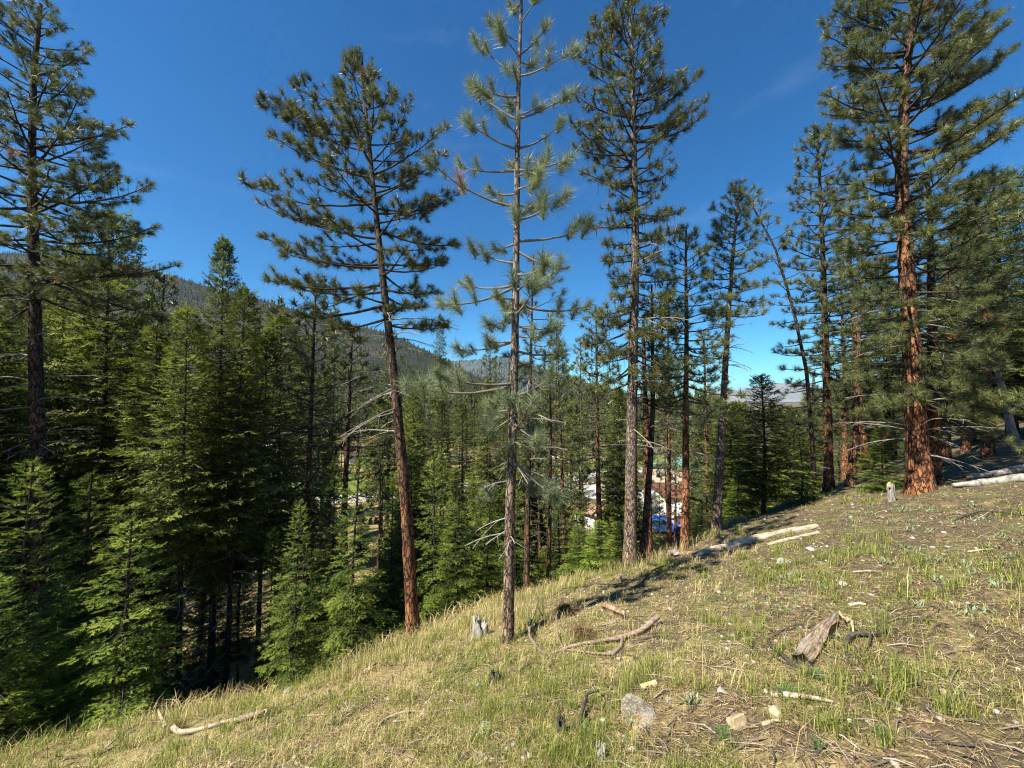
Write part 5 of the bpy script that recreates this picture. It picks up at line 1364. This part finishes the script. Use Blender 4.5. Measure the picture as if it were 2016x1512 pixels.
# clumps of bunch grass
def clumps(nc, per, seed, hmin, hmax, spread, cond, rmax=15):
    x, y, r, rs = scatter(nc, 1.4, rmax, seed, .8)
    k = cond(x, y, r, rs); x, y, r = x[k], y[k], r[k]
    h = rs.uniform(hmin, hmax, len(x)); a = np.repeat(np.arange(len(x)), per)
    s = spread * rs.uniform(.5, 1.3, len(x))
    return x[a] + rs.normal(size=len(a)) * s[a], y[a] + rs.normal(size=len(a)) * s[a], r[a], h[a] * rs.uniform(.5, 1.1, len(a)), rs
edge = lambda x, y: (np.sqrt(x * x + y * y) - np.interp(np.arctan2(x, y), _A, _D))
x, y, r, h, rs = clumps(4200, 28, 302, .05, .24, .05, lambda x, y, r, rs: (patch(x, y, .8, 52) + .15 * rs.rand(len(x)) - .03 * np.clip(x, -2, 5) > .485))
blades('green_grass', x, y, h, .0022 + .0005 * r, np.clip(rs.normal(.5, .25, len(x)), 0, 1), rs.uniform(.1, .9, len(x)), rs, 'green_grass', 'tufts of fresh green bunch grass on the hillside')
x, y, r, h, rs = clumps(2000, 28, 303, .06, .24, .05, lambda x, y, r, rs: (patch(x, y, .7, 53) + .15 * rs.rand(len(x)) - .07 * np.clip(x, -2, 4) > .54))
blades('dry_grass', x, y, h, .0020 + .0005 * r, np.clip(rs.normal(.65, .22, len(x)), 0, 1), rs.uniform(.1, 1.0, len(x)), rs, 'dry_grass', 'tufts of dead straw bunch grass among the green')
# tall stems along the brow of the slope
x, y, r, rs = scatter(42000, 4.0, 14, 304, 1.0)
e = edge(x, y); k = (np.abs(e + .5 - 1.2 * (patch(x, y, .5, 54) - .5)) < .75) & (patch(x, y, 1.1, 55) > .42)
x, y, r = x[k], y[k], r[k]; n = len(x)
blades('dry_grass', x, y, rs.uniform(.12, .42, n), .0025 + .0004 * r, np.clip(rs.normal(.6, .25, n), 0, 1), rs.uniform(.1, .8, n), rs, 'dry_grass', 'tall dead grass stems along the brow of the slope')
k = rs.rand(n) < .6
blades('green_grass', x[k] + .03, y[k], rs.uniform(.10, .3, k.sum()), .0025 + .0004 * r[k], np.clip(rs.normal(.5, .25, k.sum()), 0, 1), rs.uniform(.1, .8, k.sum()), rs, 'green_grass', 'green grass along the brow of the slope')
# short green turf mostly on the right
x, y, r, rs = scatter(90000, 1.25, 16, 305, .85)
k = patch(x, y, .55, 56) + .14 * rs.rand(len(x)) + .03 * np.clip(x, -4, 4) > .60
x, y, r = x[k], y[k], r[k]; n = len(x)
blades('green_grass', x, y, rs.uniform(.025, .09, n), .0022 + .0006 * r, np.clip(rs.normal(.45, .25, n), 0, 1), rs.uniform(.2, 1.3, n), rs, 'green_grass', 'short patchy green turf over the right of the hillside')
# sparse grass down the shaded slope and in the valley clearings
x, y, r, rs = scatter(80000, 7, 46, 306, .9)
k = edge(x, y) > .8; x, y, r = x[k], y[k], r[k]; n = len(x)
blades('dry_grass', x, y, rs.uniform(.12, .45, n), .006 + .0010 * r, rs.rand(n), rs.uniform(.2, 1.2, n), rs, 'dry_grass', 'thin dry grass down the shaded slope below the brow')
# tall bare stalks
x, y, r, rs = scatter(260, 1.6, 9, 308, .9)
n = len(x)
blades('dry_stalks', x, y, rs.uniform(.18, .5, n), .0022 + .0003 * r, rs.uniform(.5, 1, n), rs.uniform(.05, .45, n), rs, 'dry_grass', 'thin tall bare stalks of last year standing over the grass')
# fallen needles
x, y, r, rs = scatter(120000, 1.2, 13, 307, .85)
k = patch(x, y, .8, 57) + .2 * rs.rand(len(x)) + .04 * np.clip(x, -3, 3) > .50
x, y, r = x[k], y[k], r[k]; n = len(x)
az = rs.rand(n) * 6.283; L = rs.uniform(.03, .10, n); d = np.stack([np.cos(az), np.sin(az)], -1)
x1 = x + d[:, 0] * L; y1 = y + d[:, 1] * L
w = .0004 + .0003 * r
A0 = np.stack([x - d[:, 1] * w, y + d[:, 0] * w, terrain(x, y) + .008], -1); A1 = np.stack([x + d[:, 1] * w, y - d[:, 0] * w, terrain(x, y) + .010], -1)
A2 = np.stack([x1, y1, terrain(x1, y1) + .008 + rs.rand(n) * .025], -1)
mb = MB(); V = np.stack([A0, A1, A2], 1).reshape(-1, 3); mb.add(V, np.arange(len(V)).reshape(-1, 3), np.repeat(rs.rand(n), 3))
tag(mb.build('needle_litter', M['litter']), 'fallen brown pine needles strewn over the hillside', None, None, 'stuff')
# pebbles, bark chips
def bits(name, n, seed, smin, smax, flat, material, label, bias=.03):
    x, y, r, rs = scatter(n, 1.3, 14, seed, .85)
    k = patch(x, y, 1.0, seed) + .25 * rs.rand(len(x)) + bias * np.clip(x, -3, 3) > .60
    x, y, r = x[k], y[k], r[k]; n = len(x)
    t = (1 + 5 ** .5) / 2
    ico = unit(np.array([[-1, t, 0], [1, t, 0], [-1, -t, 0], [1, -t, 0], [0, -1, t], [0, 1, t], [0, -1, -t], [0, 1, -t], [t, 0, -1], [t, 0, 1], [-t, 0, -1], [-t, 0, 1]]))
    fc = np.array([[0, 11, 5], [0, 5, 1], [0, 1, 7], [0, 7, 10], [0, 10, 11], [1, 5, 9], [5, 11, 4], [11, 10, 2], [10, 7, 6], [7, 1, 8], [3, 9, 4], [3, 4, 2], [3, 2, 6], [3, 6, 8], [3, 8, 9], [4, 9, 5], [2, 4, 11], [6, 2, 10], [8, 6, 7], [9, 8, 1]])
    s = rs.uniform(smin, smax, n) * (1 + .05 * r); az = rs.rand(n) * 6.28
    V = ico[None] * rs.uniform(.7, 1.2, (n, 12, 1)) * np.stack([s * rs.uniform(.7, 1.8, n), s, s * flat], -1)[:, None]
    ca, sa = np.cos(az)[:, None], np.sin(az)[:, None]
    V = np.stack([V[..., 0] * ca - V[..., 1] * sa, V[..., 0] * sa + V[..., 1] * ca, V[..., 2]], -1)
    V += np.stack([x, y, terrain(x, y) + s * flat * .3], -1)[:, None]
    mb = MB(); mb.add(V.reshape(-1, 3), (fc[None] + (np.arange(n) * 12)[:, None, None]).reshape(-1, 3), np.repeat(rs.rand(n), 12))
    tag(mb.build(name, material), label, None, None, 'stuff')
def bit_mat(name, stops):
    m, nt, p, out = mat(name); r = ramp(nt, stops, attr(nt)); nt.links.new(r.outputs[0], p.inputs['Base Color']); p.inputs['Roughness'].default_value = .9
    return m
bits('pebbles', 3800, 401, .004, .020, .6, bit_mat('pebble_stone', [(0, (.20, .18, .15)), (.6, (.30, .27, .22)), (1, (.52, .48, .42))]), 'small pale pebbles scattered on the bare soil')
bits('bark_chips', 7000, 402, .005, .022, .35, bit_mat('bark_chip', [(0, (.05, .035, .025)), (.6, (.16, .10, .06)), (1, (.34, .24, .15))]), 'small brown bark chips and cones scattered over the soil')
x, y, r, rs = scatter(3000, 1.4, 12, 403, .8)
mb = MB()
for i in range(len(x)):
    a = rs.rand() * 6.28; L = rs.uniform(.06, .28); xs = x[i] + math.cos(a) * np.array([0, .5, 1]) * L + rs.normal(size=3) * .01; ys = y[i] + math.sin(a) * np.array([0, .5, 1]) * L + rs.normal(size=3) * .01
    tube(mb, np.stack([xs, ys, terrain(xs, ys) + np.array([.006, .012 + rs.rand() * .02, .008])], -1), np.array([1, .8, .4]) * rs.uniform(.002, .006), 4, rs.rand())
tag(mb.build('twig_litter', bit_mat('twig_wood', [(0, (.04, .03, .025)), (.6, (.15, .12, .09)), (1, (.36, .31, .25))])), 'small broken twigs strewn over the hillside', None, None, 'stuff')

# ------------------------------------------------------------------ thin mountain air
mb = MB(); box(mb, (0, 0, 380), (50000, 50000, 900))
hz = mb.build('haze', None)
m = bpy.data.materials.new('thin_haze'); m.use_nodes = True
nt = m.node_tree
for n_ in list(nt.nodes): nt.nodes.remove(n_)
out = nt.nodes.new('ShaderNodeOutputMaterial'); pv = nt.nodes.new('ShaderNodeVolumePrincipled')
pv.inputs['Color'].default_value = (.62, .80, 1.0, 1); pv.inputs['Density'].default_value = 3e-5; pv.inputs['Anisotropy'].default_value = .2
nt.links.new(pv.outputs[0], out.inputs['Volume'])
hz.data.materials.append(m)
tag(hz, 'thin blue air over the valley and mountains', None, None, 'stuff')
